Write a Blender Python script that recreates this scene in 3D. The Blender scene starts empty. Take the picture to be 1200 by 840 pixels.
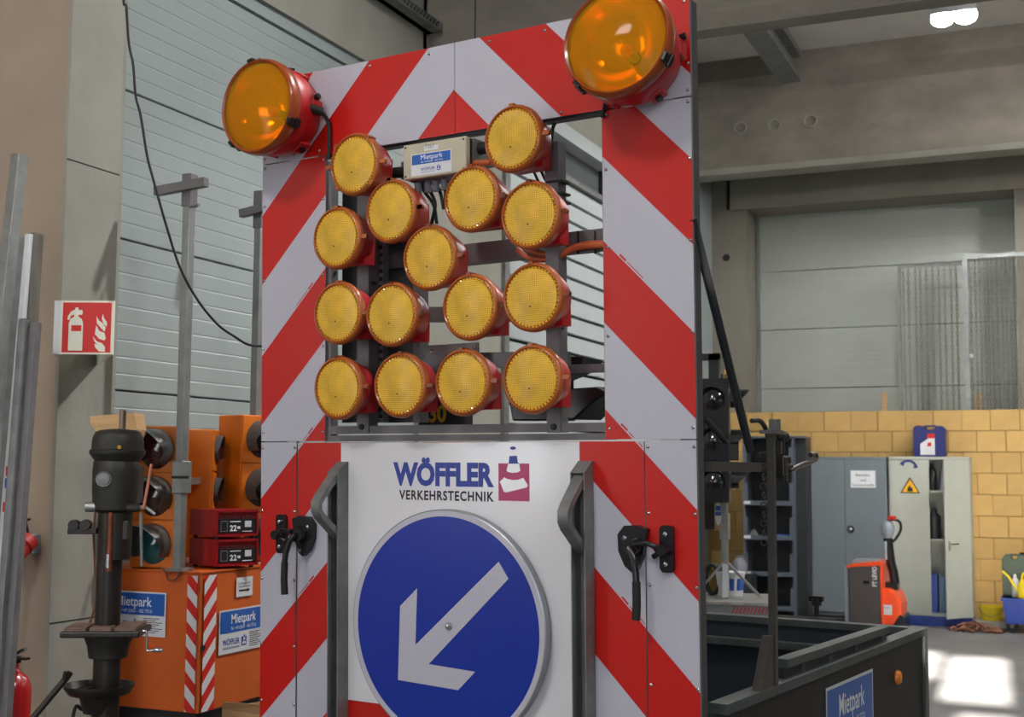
import bpy, bmesh, math, random
from mathutils import Vector, Matrix
random.seed(7)
SC = bpy.context.scene
COL = SC.collection
PI = math.pi

# ------------------------------------------------------------------ camera
# building axes: X along the back wall (right), Y along the left wall (away), Z up
F_PX = 1493.2
CAM = Vector((0, 0, 1.65))
RIGHT = Vector((0.9169293, 0.3989920, 0.0067927))
DOWN = Vector((-0.0287726, 0.0830815, -0.9961273))
FWD = Vector((-0.3980111, 0.9131828, 0.0876600))
cd = bpy.data.cameras.new('camera')
cam = bpy.data.objects.new('camera', cd)
COL.objects.link(cam)
cd.sensor_width = 36
cd.lens = F_PX / 1200 * 36
cd.clip_start = .05
cd.clip_end = 200
cd.dof.use_dof = True
cd.dof.focus_distance = 4.0
cd.dof.aperture_fstop = 6.3
cam.matrix_world = Matrix(((RIGHT.x, -DOWN.x, -FWD.x, CAM.x), (RIGHT.y, -DOWN.y, -FWD.y, CAM.y), (RIGHT.z, -DOWN.z, -FWD.z, CAM.z), (0, 0, 0, 1)))
SC.camera = cam

# ------------------------------------------------------------------ world, sun, hall luminaires, added fills, exposure
w = bpy.data.worlds.new('world')
SC.world = w
w.use_nodes = True
bgn = w.node_tree.nodes['Background']
bgn.inputs[0].default_value = (.80, .90, 1, 1)
bgn.inputs[1].default_value = 1.6
SC.view_settings.view_transform = 'Standard'
SC.view_settings.look = 'None'
SC.view_settings.exposure = -0.08
SC.view_settings.gamma = 1
SUN_EL = math.radians(17)
SUN_YAW = math.radians(3.0)          # travels away from the camera, along the left wall
ld = bpy.data.lights.new('sun', 'SUN')
ld.energy = 120
ld.angle = math.radians(.5)
ld.color = (1, .93, .82)
sun = bpy.data.objects.new('sun', ld)
COL.objects.link(sun)
SUN_DIR = Vector((-math.sin(SUN_YAW) * math.cos(SUN_EL), math.cos(SUN_YAW) * math.cos(SUN_EL), -math.sin(SUN_EL)))
sun.rotation_euler = SUN_DIR.to_track_quat('-Z', 'Y').to_euler()
sun.location = (0, -10, 9)

def area(name, loc, target, size, energy, color=(1, 1, 1), size_y=None, spread=PI):
    d = bpy.data.lights.new(name, 'AREA')
    d.energy = energy
    d.color = color
    d.size = size
    d.spread = spread
    if size_y:
        d.shape = 'RECTANGLE'
        d.size_y = size_y
    o = bpy.data.objects.new(name, d)
    COL.objects.link(o)
    o.location = loc
    o.rotation_euler = (Vector(target) - Vector(loc)).to_track_quat('-Z', 'Y').to_euler()
    return o

area('front_fill', (.6, -6.7, 2.6), (-1.2, 6, 1.8), 5.0, 235, (.88, .94, 1), 4.4)  # added soft fill before the closed front wall, no gate stands here
area('side_door_daylight', (-5.1, .2, 2.3), (-1.8, 3.8, 1.5), 1.2, 48, (.92, .96, 1), 2.2)
area('hall_lamp_a', (2.6, 1.0, 6.1), (0, 4, 1), .8, 120, (1, .97, .92))
area('hall_lamp_b', (-2.6, -1.5, 6.1), (-2.2, 3, 1.2), .8, 150, (1, .97, .92))
area('left_wall_fill', (-.4, 5.7, 6.1), (-3.6, 4.6, 1.7), .22, 60, (1, .98, .95), None, 1.7)  # added fill that brightens the left wall, kept off the board face
area('roof_fill', (4.2, 9.6, 5.4), (-2.0, 13.5, 6.3), .5, 170, (1, .97, .93))  # added fill aimed up to lighten the ceiling and far beam
area('hall_lamp_c', (2.4, 12.0, 6.1), (-1, 15, 2), .3, 260, (1, .97, .92))
area('hall_lamp_d', (-.5, 10.5, 6.2), (-.7, 10.5, 0), .9, 120, (1, .97, .92))

# ------------------------------------------------------------------ pixel helpers (view rays met with real planes)
def ray(x, y):
    return RIGHT * ((x - 600) / F_PX) + DOWN * ((y - 420) / F_PX) + FWD
def on(ax, x, y, v):
    d = ray(x, y)
    return CAM + d * ((v - CAM[ax]) / d[ax])
def at(x, y, depth):
    return CAM + ray(x, y) * depth

# ------------------------------------------------------------------ materials
def lin(c):
    return tuple(((v / 255) / 12.92 if v / 255 <= .04045 else ((v / 255 + .055) / 1.055) ** 2.4) for v in c)
_m = {}
def mat(name, rgb, rough=.5, metal=0., var=.0, scale=6., bump=0., bscale=40., coat=0., rnd=0., trans=0., emit=None, alpha=None, stretch=None, dark=None, spec=None):
    if name in _m:
        return _m[name]
    m = bpy.data.materials.new(name)
    m.use_nodes = True
    nt = m.node_tree
    N, L = nt.nodes, nt.links
    b = N['Principled BSDF']
    c = (*lin(rgb), 1)
    b.inputs['Base Color'].default_value = c
    b.inputs['Roughness'].default_value = rough
    b.inputs['Metallic'].default_value = metal
    b.inputs['Coat Weight'].default_value = coat
    b.inputs['Coat Roughness'].default_value = .08
    b.inputs['Transmission Weight'].default_value = trans
    if spec is not None:
        b.inputs['Specular IOR Level'].default_value = spec
    if emit:
        b.inputs['Emission Color'].default_value = (*lin(rgb), 1)
        b.inputs['Emission Strength'].default_value = emit
    if var or bump or rnd:
        tc = N.new('ShaderNodeTexCoord')
        vec = tc.outputs['Object']
        if stretch:
            mp = N.new('ShaderNodeMapping')
            mp.inputs['Scale'].default_value = stretch
            L.new(vec, mp.inputs['Vector'])
            vec = mp.outputs['Vector']
    if var or rnd:
        col = None
        if var:
            n = N.new('ShaderNodeTexNoise')
            n.inputs['Scale'].default_value = scale
            n.inputs['Detail'].default_value = 6
            n.inputs['Roughness'].default_value = .62
            L.new(vec, n.inputs['Vector'])
            r = N.new('ShaderNodeValToRGB')
            r.color_ramp.elements[0].position = .3
            r.color_ramp.elements[1].position = .7
            d2 = lin(dark) if dark else tuple(v * (1 - var) for v in c[:3])
            r.color_ramp.elements[0].color = (*d2, 1)
            r.color_ramp.elements[1].color = (*(min(1, v * (1 + var * .5)) for v in c[:3]), 1)
            L.new(n.outputs['Fac'], r.inputs['Fac'])
            col = r.outputs['Color']
        if rnd:
            oi = N.new('ShaderNodeObjectInfo')
            mr = N.new('ShaderNodeMapRange')
            mr.inputs['To Min'].default_value = 1 - rnd
            mr.inputs['To Max'].default_value = 1 + rnd
            L.new(oi.outputs['Random'], mr.inputs['Value'])
            h = N.new('ShaderNodeHueSaturation')
            L.new(mr.outputs['Result'], h.inputs['Value'])
            if col:
                L.new(col, h.inputs['Color'])
            else:
                h.inputs['Color'].default_value = c
            col = h.outputs['Color']
        L.new(col, b.inputs['Base Color'])
    if bump:
        n2 = N.new('ShaderNodeTexNoise')
        n2.inputs['Scale'].default_value = bscale
        n2.inputs['Detail'].default_value = 5
        L.new(vec, n2.inputs['Vector'])
        bp = N.new('ShaderNodeBump')
        bp.inputs['Strength'].default_value = bump
        bp.inputs['Distance'].default_value = .02
        L.new(n2.outputs['Fac'], bp.inputs['Height'])
        L.new(bp.outputs['Normal'], b.inputs['Normal'])
    _m[name] = m
    return m

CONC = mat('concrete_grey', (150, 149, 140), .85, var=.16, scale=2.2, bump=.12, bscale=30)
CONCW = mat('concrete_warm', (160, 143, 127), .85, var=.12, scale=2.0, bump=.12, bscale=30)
CONCB = mat('concrete_beam', (132, 126, 117), .9, var=.30, scale=1.6, bump=.2, bscale=22, stretch=(1, 1, 1.6))
CONCL = mat('concrete_lintel', (128, 124, 114), .9, var=.12, scale=2.)
FLOORM = mat('floor_concrete', (112, 112, 114), .62, var=.30, scale=1.3, bump=.05, bscale=60)
CEILM = mat('ceiling_deck', (192, 190, 184), .8, var=.08, scale=2.)
CLAD = mat('door_sheet', (150, 160, 160), .42, var=.05, scale=3.)
CLAD2 = mat('far_door_sheet', (160, 165, 158), .5, var=.05, scale=2.)
GALV = mat('galvanised_steel', (150, 153, 152), .42, .75, var=.2, scale=14)
GALVD = mat('dull_steel', (130, 131, 131), .55, .5, var=.3, scale=10)
STEEL = mat('bright_steel', (190, 190, 192), .25, 1.)
FRAME = mat('frame_steel', (114, 111, 113), .5, .35, var=.18, scale=12)
FRAMEM = mat('frame_mid', (86, 85, 87), .5, .3, var=.18, scale=12)
POSTM = mat('post_steel', (80, 75, 71), .55, .2, var=.2, scale=12)
FRAMED = mat('frame_dark', (48, 50, 53), .5, .2, var=.2, scale=12)
BLACK = mat('black_plastic', (26, 26, 29), .24)
RUBBER = mat('black_rubber', (20, 20, 21), .6)
DARKGAP = mat('joint_dark', (34, 36, 36), .9)
RED = mat('reflective_red', (190, 20, 11), .38, coat=.12, var=.06, scale=60)
WHITE = mat('reflective_white', (184, 183, 196), .34, coat=.2, var=.03, scale=80)
BOARDW = mat('board_white', (222, 221, 226), .22, coat=.5)
ALU = mat('alu_edge', (150, 153, 157), .35, .7)
BLUE = mat('sign_blue', (10, 46, 150), .3, coat=.3, var=.06, scale=30)
LBLUE = mat('logo_blue', (34, 58, 150), .35)
LREFL = mat('logo_red_reflection', (176, 58, 104), .35)  # emblem blue with a reddish reflection mixed into the colour
INK = mat('ink_black', (30, 24, 28), .5)
INKB = mat('sticker_blue', (28, 88, 172), .4)
PAPER = mat('sticker_white', (212, 214, 218), .45)
LAMPRED = mat('lamp_red_plastic', (182, 26, 32), .4, var=.12, scale=20)
RIM = mat('lamp_rim_amber', (172, 88, 36), .35, coat=.2, var=.12, scale=30)
RIMD = mat('big_lamp_rim', (150, 66, 22), .32, coat=.3, var=.15, scale=20)
DOT = mat('lens_edge_prism', (250, 190, 40), .18, coat=.6)
ORANGE = mat('signal_orange', (208, 108, 14), .45, var=.1, scale=8)
ORBOX = mat('orange_box_paint', (206, 94, 28), .5, var=.16, scale=3.5)
CAST = mat('cast_iron', (46, 45, 41), .5, .3, var=.3, scale=9, bump=.15, bscale=50)
CASTD = mat('oily_iron', (50, 45, 41), .4, .4, var=.4, scale=12)
WOOD = mat('pale_wood', (196, 158, 112), .7, var=.18, scale=5, stretch=(1, 8, 8))
DWOOD = mat('weathered_wood', (102, 98, 90), .8, var=.3, scale=5, stretch=(8, 8, 1))
BRICKM = mat('yellow_block', (190, 155, 96), .85, var=.12, scale=5, bump=.1, bscale=60, rnd=.07)
MORTAR = mat('mortar', (150, 122, 66), .9)
CHRED = mat('charger_red', (150, 18, 26), .4)
CABG = mat('cabinet_grey', (118, 127, 134), .45, var=.05, scale=6)
CABW = mat('cabinet_pale', (178, 182, 172), .45, var=.05, scale=6)
CABBLUE = mat('plinth_blue', (30, 62, 150), .5)
BINM = mat('shelf_bin_blue_grey', (86, 94, 106), .5, var=.1, scale=8)
BOXD = mat('trailer_dark_plywood', (36, 31, 27), .6, var=.25, scale=6, stretch=(2, 2, 10))
BOXIN = mat('trailer_inside', (46, 54, 64), .7, var=.15, scale=5)
RIMST = mat('trailer_rim_steel', (80, 86, 85), .5, .3, var=.25, scale=9)
CARD = mat('cardboard', (188, 150, 108), .8, var=.08, scale=8)
TEXTW = mat('print_white', (235, 238, 242), .5)
YEL = mat('yellow_plastic', (226, 200, 30), .4)
NAVY = mat('canister_navy', (34, 42, 104), .4)
PTRO = mat('truck_orange', (242, 78, 22), .35, coat=.3)
PTRG = mat('truck_dark_grey', (74, 68, 66), .5, var=.1, scale=10)
GREYP = mat('grey_plastic', (140, 148, 158), .35)
ORCABLE = mat('orange_cable', (186, 92, 48), .5)
AMBERGL = mat('signal_lens_dark', (70, 22, 26), .12, coat=.6)
GREENGL = mat('signal_lens_green', (22, 76, 78), .12, coat=.6)
EXTRED = mat('extinguisher_red', (168, 22, 26), .3, coat=.3)
CEERED = mat('plug_red', (176, 40, 36), .45)
BEIGE = mat('control_box_beige', (188, 180, 158), .5, var=.14, scale=9)
GLOWPAPER = mat('photoluminescent_print', (226, 224, 208), .5)
SIGNRED = mat('fire_sign_red', (206, 34, 26), .4)
BOTTLE = mat('green_plastic', (60, 76, 60), .5)
ROPE = mat('brown_rag', (124, 82, 62), .95, var=.3, scale=14)
GLASSD = mat('dark_glass', (88, 92, 95), .3)
SLATM = mat('pale_slat', (178, 186, 188), .5, var=.05, scale=3.)

# small amber lens: fine square prism grid, pattern in the object's own space
def lens_mat():
    m = mat('amber_lens', (222, 158, 40), .32, coat=.12)
    nt = m.node_tree
    N, L = nt.nodes, nt.links
    b = N['Principled BSDF']
    tc = N.new('ShaderNodeTexCoord')
    sp = N.new('ShaderNodeSeparateXYZ')
    L.new(tc.outputs['Object'], sp.inputs[0])
    outs = []
    for ax in ('X', 'Z'):
        mu = N.new('ShaderNodeMath'); mu.operation = 'MULTIPLY'; mu.inputs[1].default_value = 2 * PI / .0062
        L.new(sp.outputs[ax], mu.inputs[0])
        si = N.new('ShaderNodeMath'); si.operation = 'SINE'
        L.new(mu.outputs[0], si.inputs[0])
        outs.append(si.outputs[0])
    mx = N.new('ShaderNodeMath'); mx.operation = 'MAXIMUM'
    L.new(outs[0], mx.inputs[0]); L.new(outs[1], mx.inputs[1])
    r = N.new('ShaderNodeValToRGB')
    r.color_ramp.elements[0].color = (*lin((240, 198, 68)), 1)
    r.color_ramp.elements[1].color = (*lin((214, 158, 32)), 1)
    r.color_ramp.elements[0].position = .35
    mr = N.new('ShaderNodeMapRange'); mr.inputs['From Min'].default_value = -1
    L.new(mx.outputs[0], mr.inputs['Value'])
    L.new(mr.outputs['Result'], r.inputs['Fac'])
    n = N.new('ShaderNodeTexNoise'); n.inputs['Scale'].default_value = 16; n.inputs['Detail'].default_value = 3
    L.new(tc.outputs['Object'], n.inputs['Vector'])
    h = N.new('ShaderNodeHueSaturation')
    m2 = N.new('ShaderNodeMapRange'); m2.inputs['From Min'].default_value = .3; m2.inputs['From Max'].default_value = .7
    m2.inputs['To Min'].default_value = .78; m2.inputs['To Max'].default_value = 1.08
    L.new(n.outputs['Fac'], m2.inputs['Value'])
    L.new(m2.outputs['Result'], h.inputs['Value'])
    L.new(r.outputs['Color'], h.inputs['Color'])
    L.new(h.outputs['Color'], b.inputs['Base Color'])
    bp = N.new('ShaderNodeBump'); bp.inputs['Strength'].default_value = .25; bp.inputs['Distance'].default_value = .003
    L.new(mx.outputs[0], bp.inputs['Height'])
    L.new(bp.outputs['Normal'], b.inputs['Normal'])
    return m
LENS = lens_mat()
BIGLENS = mat('big_lamp_lens', (255, 196, 46), .06, trans=.78)
BIGLENS.node_tree.nodes['Principled BSDF'].inputs['IOR'].default_value = 1.12
BOWL = mat('reflector_bowl', (255, 196, 90), .16, .9)
BULB = mat('bulb_amber', (255, 120, 30), .2)

# ------------------------------------------------------------------ mesh toolkit
class MB:
    def __init__(s):
        s.v, s.f, s.m, s.mats = [], [], [], []
    def mi(s, mt):
        if mt not in s.mats:
            s.mats.append(mt)
        return s.mats.index(mt)
    def raw(s, vs, fs, mt, M=None):
        o = len(s.v)
        i = s.mi(mt)
        s.v += [tuple(M @ Vector(p)) if M else tuple(p) for p in vs]
        for f in fs:
            s.f.append(tuple(o + k for k in f))
            s.m.append(i)
        return s
    def box(s, a, b, mt, M=None):
        x0, y0, z0 = a
        x1, y1, z1 = b
        return s.raw([(x0, y0, z0), (x1, y0, z0), (x1, y1, z0), (x0, y1, z0), (x0, y0, z1), (x1, y0, z1), (x1, y1, z1), (x0, y1, z1)],
                     [(0, 3, 2, 1), (4, 5, 6, 7), (0, 1, 5, 4), (1, 2, 6, 5), (2, 3, 7, 6), (3, 0, 4, 7)], mt, M)
    def hexa(s, p, mt):       # eight free corners, bottom four then top four
        return s.raw(p, [(0, 3, 2, 1), (4, 5, 6, 7), (0, 1, 5, 4), (1, 2, 6, 5), (2, 3, 7, 6), (3, 0, 4, 7)], mt)
    def bar(s, p, q, wd, h, mt, up=(0, 0, 1)):
        p, q = Vector(p), Vector(q)
        d = (q - p).normalized()
        u = Vector(up)
        if abs(d.dot(u)) > .97:
            u = Vector((0, 1, 0))
        x = d.cross(u).normalized() * wd / 2
        y = x.cross(d).normalized() * h / 2
        return s.hexa([p - x - y, p + x - y, p + x + y, p - x + y, q - x - y, q + x - y, q + x + y, q - x + y], mt)
    def cyl(s, p, q, r, mt, n=16, r2=None, cap=True):
        p, q = Vector(p), Vector(q)
        r2 = r if r2 is None else r2
        d = (q - p).normalized()
        u = Vector((0, 0, 1)) if abs(d.z) < .95 else Vector((1, 0, 0))
        x = d.cross(u).normalized()
        y = d.cross(x)
        vs = []
        for c, rr in ((p, r), (q, r2)):
            for k in range(n):
                t = 2 * PI * k / n
                vs.append(c + (x * math.cos(t) + y * math.sin(t)) * rr)
        fs = [(k, (k + 1) % n, n + (k + 1) % n, n + k) for k in range(n)]
        if cap:
            fs += [tuple(range(n))[::-1], tuple(range(n, 2 * n))]
        return s.raw(vs, fs, mt)
    def tube(s, pts, r, mt, n=8):
        pts = [Vector(p) for p in pts]
        vs, fs = [], []
        pu = None
        for i, p in enumerate(pts):
            d = (pts[min(i + 1, len(pts) - 1)] - pts[max(i - 1, 0)]).normalized()
            if pu is None:
                pu = d.cross(Vector((0, 0, 1)) if abs(d.z) < .9 else Vector((1, 0, 0))).normalized()
            x = (pu - d * pu.dot(d)).normalized()
            pu = x
            y = d.cross(x)
            for k in range(n):
                t = 2 * PI * k / n
                vs.append(p + (x * math.cos(t) + y * math.sin(t)) * r)
        for i in range(len(pts) - 1):
            for k in range(n):
                fs.append((i * n + k, i * n + (k + 1) % n, (i + 1) * n + (k + 1) % n, (i + 1) * n + k))
        e = (len(pts) - 1) * n
        fs += [tuple(range(n))[::-1], tuple(range(e, e + n))]
        return s.raw(vs, fs, mt)
    def lathe(s, prof, mt, n=32, axis='Z', o=(0, 0, 0), cap=False):   # prof: (radius, height) pairs
        vs, fs = [], []
        o = Vector(o)
        for r, h in prof:
            for k in range(n):
                t = 2 * PI * k / n
                c, q = r * math.cos(t), r * math.sin(t)
                vs.append(o + (Vector((c, q, h)) if axis == 'Z' else Vector((c, h, q)) if axis == 'Y' else Vector((h, c, q))))
        for i in range(len(prof) - 1):
            for k in range(n):
                fs.append((i * n + k, i * n + (k + 1) % n, (i + 1) * n + (k + 1) % n, (i + 1) * n + k))
        if cap and prof[0][0] > 1e-6:
            fs.append(tuple(range(n)))
        if cap and prof[-1][0] > 1e-6:
            e = (len(prof) - 1) * n
            fs.append(tuple(range(e, e + n)))
        return s.raw(vs, fs, mt)
    def ball(s, c, r, mt, n=12):
        return s.lathe([(max(1e-7, r * math.sin(PI * i / n)), -r * math.cos(PI * i / n)) for i in range(n + 1)], mt, n * 2, 'Z', c)
    def prism(s, poly, d0, d1, mt, M=None, side=None):   # poly in local xz, extruded along local y from d0 (front) to d1
        n = len(poly)
        s.raw([(x, d0, z) for x, z in poly], [tuple(range(n))], mt, M)
        s.raw([(x, d1, z) for x, z in poly], [tuple(range(n))], side or mt, M)
        return s.raw([(x, d, z) for d in (d0, d1) for x, z in poly], [(k, (k + 1) % n, n + (k + 1) % n, n + k) for k in range(n)], side or mt, M)
    def flat(s, poly, y, mt, M=None):
        return s.raw([(x, y, z) for x, z in poly], [tuple(range(len(poly)))], mt, M)
    def text(s, string, x, z, h, width, y, mt, M=None, bold=0., align='C', spacing=1.):
        vs, fs, x0, x1, cap = glyphs(string, bold, spacing)
        sx = width / (x1 - x0) if width else h / cap
        sz = h / cap
        ox = x - (x0 + x1) / 2 * sx if align == 'C' else x - x0 * sx
        return s.raw([(ox + a * sx, y, z + b * sz) for a, b in vs], fs, mt, M)
    def build(s, name, parent=None, M=None, smooth=None, bevel=0., recalc=True):
        me = bpy.data.meshes.new(name)
        me.from_pydata([tuple(v) for v in s.v], [], s.f)
        for mt in s.mats:
            me.materials.append(mt)
        me.polygons.foreach_set('material_index', s.m)
        if recalc:
            bm = bmesh.new()
            bm.from_mesh(me)
            bmesh.ops.remove_doubles(bm, verts=bm.verts, dist=1e-6)
            bmesh.ops.recalc_face_normals(bm, faces=bm.faces)
            bm.to_mesh(me)
            bm.free()
        if smooth:
            me.polygons.foreach_set('use_smooth', [True] * len(me.polygons))
            me.set_sharp_from_angle(angle=math.radians(smooth))
        me.update()
        o = bpy.data.objects.new(name, me)
        COL.objects.link(o)
        if parent:
            o.parent = parent
        if M is not None:
            o.matrix_local = M
        if bevel:
            bv = o.modifiers.new('bevel', 'BEVEL')
            bv.width = bevel
            bv.segments = 2
            bv.limit_method = 'ANGLE'
            bv.angle_limit = math.radians(40)
        return o

_g = {}
def glyphs(string, bold=0., spacing=1.):
    key = (string, bold, spacing)
    if key not in _g:
        cu = bpy.data.curves.new('glyphs', 'FONT')
        cu.body = string
        cu.size = 1
        cu.offset = bold
        cu.space_character = spacing
        cu.resolution_u = 3
        o = bpy.data.objects.new('glyphs', cu)
        COL.objects.link(o)
        bpy.context.view_layer.update()
        me = bpy.data.meshes.new_from_object(o.evaluated_get(bpy.context.evaluated_depsgraph_get()))
        vs = [(v.co.x, v.co.y) for v in me.vertices]
        fs = [tuple(p.vertices) for p in me.polygons]
        bpy.data.objects.remove(o)
        bpy.data.curves.remove(cu)
        bpy.data.meshes.remove(me)
        xs = [v[0] for v in vs]
        _g[key] = (vs, fs, min(xs), max(xs), .70 + bold)
    return _g[key]

def clip(poly, a, b, c):     # keep a*x + b*z >= c
    out = []
    for i in range(len(poly)):
        p, q = poly[i], poly[(i + 1) % len(poly)]
        dp, dq = a * p[0] + b * p[1] - c, a * q[0] + b * q[1] - c
        if dp >= 0:
            out.append(p)
        if dp * dq < 0:
            t = dp / (dp - dq)
            out.append((p[0] + (q[0] - p[0]) * t, p[1] + (q[1] - p[1]) * t))
    return out

def empty(name, loc, rz=0., label=None, cat=None, group=None):
    o = bpy.data.objects.new(name, None)
    o.empty_display_size = .1
    COL.objects.link(o)
    o.location = loc
    o.rotation_euler = (0, 0, rz)
    if label:
        tag(o, label, cat, group)
    return o
def tag(o, label=None, cat=None, group=None, kind=None):
    if label: o['label'] = label
    if cat: o['category'] = cat
    if group: o['group'] = group
    if kind: o['kind'] = kind
    return o
def struct(o):
    o['kind'] = 'structure'
    return o
def share(o, parent, M):
    c = o.copy()
    COL.objects.link(c)
    c.parent = parent
    c.matrix_local = M
    return c
def T(x, y, z):
    return Matrix.Translation((x, y, z))
def frame(o, x, y):          # local frame: x right, y away, z up
    x = Vector(x).normalized()
    y = Vector(y)
    z = x.cross(y).normalized()
    y = z.cross(x)
    return Matrix(((x.x, y.x, z.x, o[0]), (x.y, y.y, z.y, o[1]), (x.z, y.z, z.z, o[2]), (0, 0, 0, 1)))

# ================================================================== THE HALL
XL = -4.0                    # left wall plane
CEZ = 6.38
struct(MB().box((-6, -8, -.2), (9.2, 17.5, 0), FLOORM).build('floor'))
struct(MB().box((-6, -8, CEZ), (9.2, 17.5, CEZ + .2), CEILM).build('ceiling'))
struct(MB().box((9, -8, 0), (9.2, 17.5, CEZ), CLAD).build('wall_right'))
struct(MB().box((-4.5, 4.36, 0), (-4.31, 16.6, CEZ), CONC).build('wall_left_outer'))
struct(MB().box((-4.12, 13.2, 0), (-4.0, 15.4, CEZ), CLAD).build('wall_left_far'))
struct(MB().box((-5.4, -7.2, 0), (-5.2, 4.05, CEZ), CONCW).build('wall_left'))

# front wall behind the camera: high panes that let the low sun in
def sun_back(x, y, z=0, yw=-7.0):
    t = (yw - y) / SUN_DIR.y
    return x + SUN_DIR.x * t, z + SUN_DIR.z * t
PATCH = [(-.97, -.50, 9.95, 12.35), (-1.36, -1.08, 10.9, 12.55), (-.72, -.36, 8.6, 9.42), (-.20, .5, 8.4, 12.4)]
wins = []
for (x0, x1, y0, y1) in PATCH:
    a, za = sun_back(x0, y0)
    b_, zb = sun_back(x1, y1)
    c0, _ = sun_back(x0, (y0 + y1) / 2)
    wins.append((c0, c0 + (x1 - x0), za, zb))
c0, z0 = sun_back(-2.36, 14.62, .12)
wins.append((c0, c0 + .05, z0, z0 + .52))
GATE = (7.6, 8.8, 0, 2.4)
def wall_with_holes(mb, x0, x1, z0, z1, ya, yb, holes, mt):
    xs = sorted({x0, x1, *[h[0] for h in holes], *[h[1] for h in holes]})
    zs = sorted({z0, z1, *[h[2] for h in holes], *[h[3] for h in holes]})
    for i in range(len(xs) - 1):
        for j in range(len(zs) - 1):
            cx, cz = (xs[i] + xs[i + 1]) / 2, (zs[j] + zs[j + 1]) / 2
            if not any(h[0] < cx < h[1] and h[2] < cz < h[3] for h in holes):
                mb.box((xs[i], ya, zs[j]), (xs[i + 1], yb, zs[j + 1]), mt)
fw = MB()
wall_with_holes(fw, -5.2, 9.2, 0, CEZ, -7.0, -6.96, wins + [GATE], CLAD)
struct(fw.build('wall_front', recalc=False))

# near pillar on the left: warm face to the camera, grey face along the wall
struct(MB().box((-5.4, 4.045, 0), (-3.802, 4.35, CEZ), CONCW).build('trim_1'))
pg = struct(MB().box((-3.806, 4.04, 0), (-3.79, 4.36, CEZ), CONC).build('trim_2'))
for zz in (1.02, 2.93):
    MB().box((-3.7902, 4.04, zz), (-3.7885, 4.36, zz + .005), DARKGAP).build('joint', pg)
MB().cyl((-4.43, 4.03, 2.75), (-4.43, 4.03, 6.3), .012, GALV, 8).build('conduit', pg)

# left sectional door: one grooved sheet panel per section
DY0, DY1 = 4.36, 7.55
d1 = struct(MB().box((XL - .12, DY0, 0), (XL - .05, DY1, 4.16), DARKGAP).build('door_1'))
def door_panel(width, h, mt, n, depth=.05):
    # profile along z with shallow V grooves, extruded along y
    prof = [(-.05, .004), (-.004, .004), (0, .008)]
    for k in range(1, n):
        z = h * k / n
        prof += [(0, z - .006), (-.0022, z), (0, z + .006)]
    prof += [(0, h - .008), (-.004, h - .004), (-.05, h - .004)]
    m = MB()
    k = len(prof)
    m.raw([(x, y, z) for y in (0, width) for x, z in prof], [(i, i + 1, k + i + 1, k + i) for i in range(k - 1)] + [tuple(range(k)), tuple(range(k, 2 * k))], mt)
    return m
pan = None
PH = .7045
for i in range(6):
    M = T(XL, DY0, -.108 + PH * i)
    if i == 0:
        pan = door_panel(DY1 - DY0, PH, CLAD, 9).build('door_panel', d1, M)
    else:
        share(pan, d1, M)
struct(MB().box((XL - .05, 4.36, 0), (XL + .02, 4.60, 4.14), CONC).build('trim_3'))
struct(MB().box((XL - .12, 4.30, 4.13), (XL + .006, 7.6, 4.205), CLAD).box((XL - .3, 4.29, 4.205), (XL + .03, 7.6, CEZ), CONC).build('wall_left_lintel'))
tr = MB()
tr.box((XL + .03, 4.3, 4.64), (XL + .075, 7.6, 4.74), GALVD)
tr.box((XL + .03, 4.3, 4.64), (XL + .15, 7.6, 4.645), GALVD)
tr.box((XL + .15, 4.3, 4.645), (XL + .153, 7.6, 4.70), GALVD)
for k in range(70):
    tr.box((XL + .1525, 4.32 + k * .046, 4.655), (XL + .1545, 4.343 + k * .046, 4.672), DARKGAP)
    tr.box((XL + .1525, 4.343 + k * .046, 4.678), (XL + .1545, 4.366 + k * .046, 4.692), DARKGAP)
tag(tr.build('cable_tray'), 'perforated grey cable tray along the concrete above the left door', 'cable tray')

# second pillar and the slatted shutter seen through the opening of the board
struct(MB().box((XL - .3, 7.55, 0), (XL + .03, 8.90, CEZ), CONC).build('trim_4'))
struct(MB().box((XL - .02, 8.90, 0), (XL + .06, 8.99, 4.3), GALVD).build('trim_5'))
d3 = struct(MB().box((XL - .12, 8.9, 0), (XL - .055, 13.2, 4.2), DARKGAP).build('door_3'))
sl = None
for i in range(24):
    z = 4.04 - .168 * i
    if sl is None:
        sl = MB().box((-.05, 0, 0), (0, 4.15, .137), SLATM).build('slat', d3, T(XL, 8.99, z))
    else:
        share(sl, d3, T(XL, 8.99, z))
w1 = struct(MB().box((XL - .12, 8.9, 4.23), (XL - .09, 13.2, 4.54), GLASSD).build('window_1'))
for y in (8.95, 11.45, 13.05):
    MB().box((XL - .09, y, 4.23), (XL - .05, y + .09, 4.54), FRAMED).build('mullion', w1)
struct(MB().box((XL - .12, 8.9, 4.19), (XL + .05, 13.2, 4.235), GALVD).box((XL - .12, 8.9, 4.54), (XL + .06, 13.2, 4.67), SLATM).box((XL - .3, 8.9, 4.67), (XL - .04, 13.2, CEZ), CONC).build('trim_6'))

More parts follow.
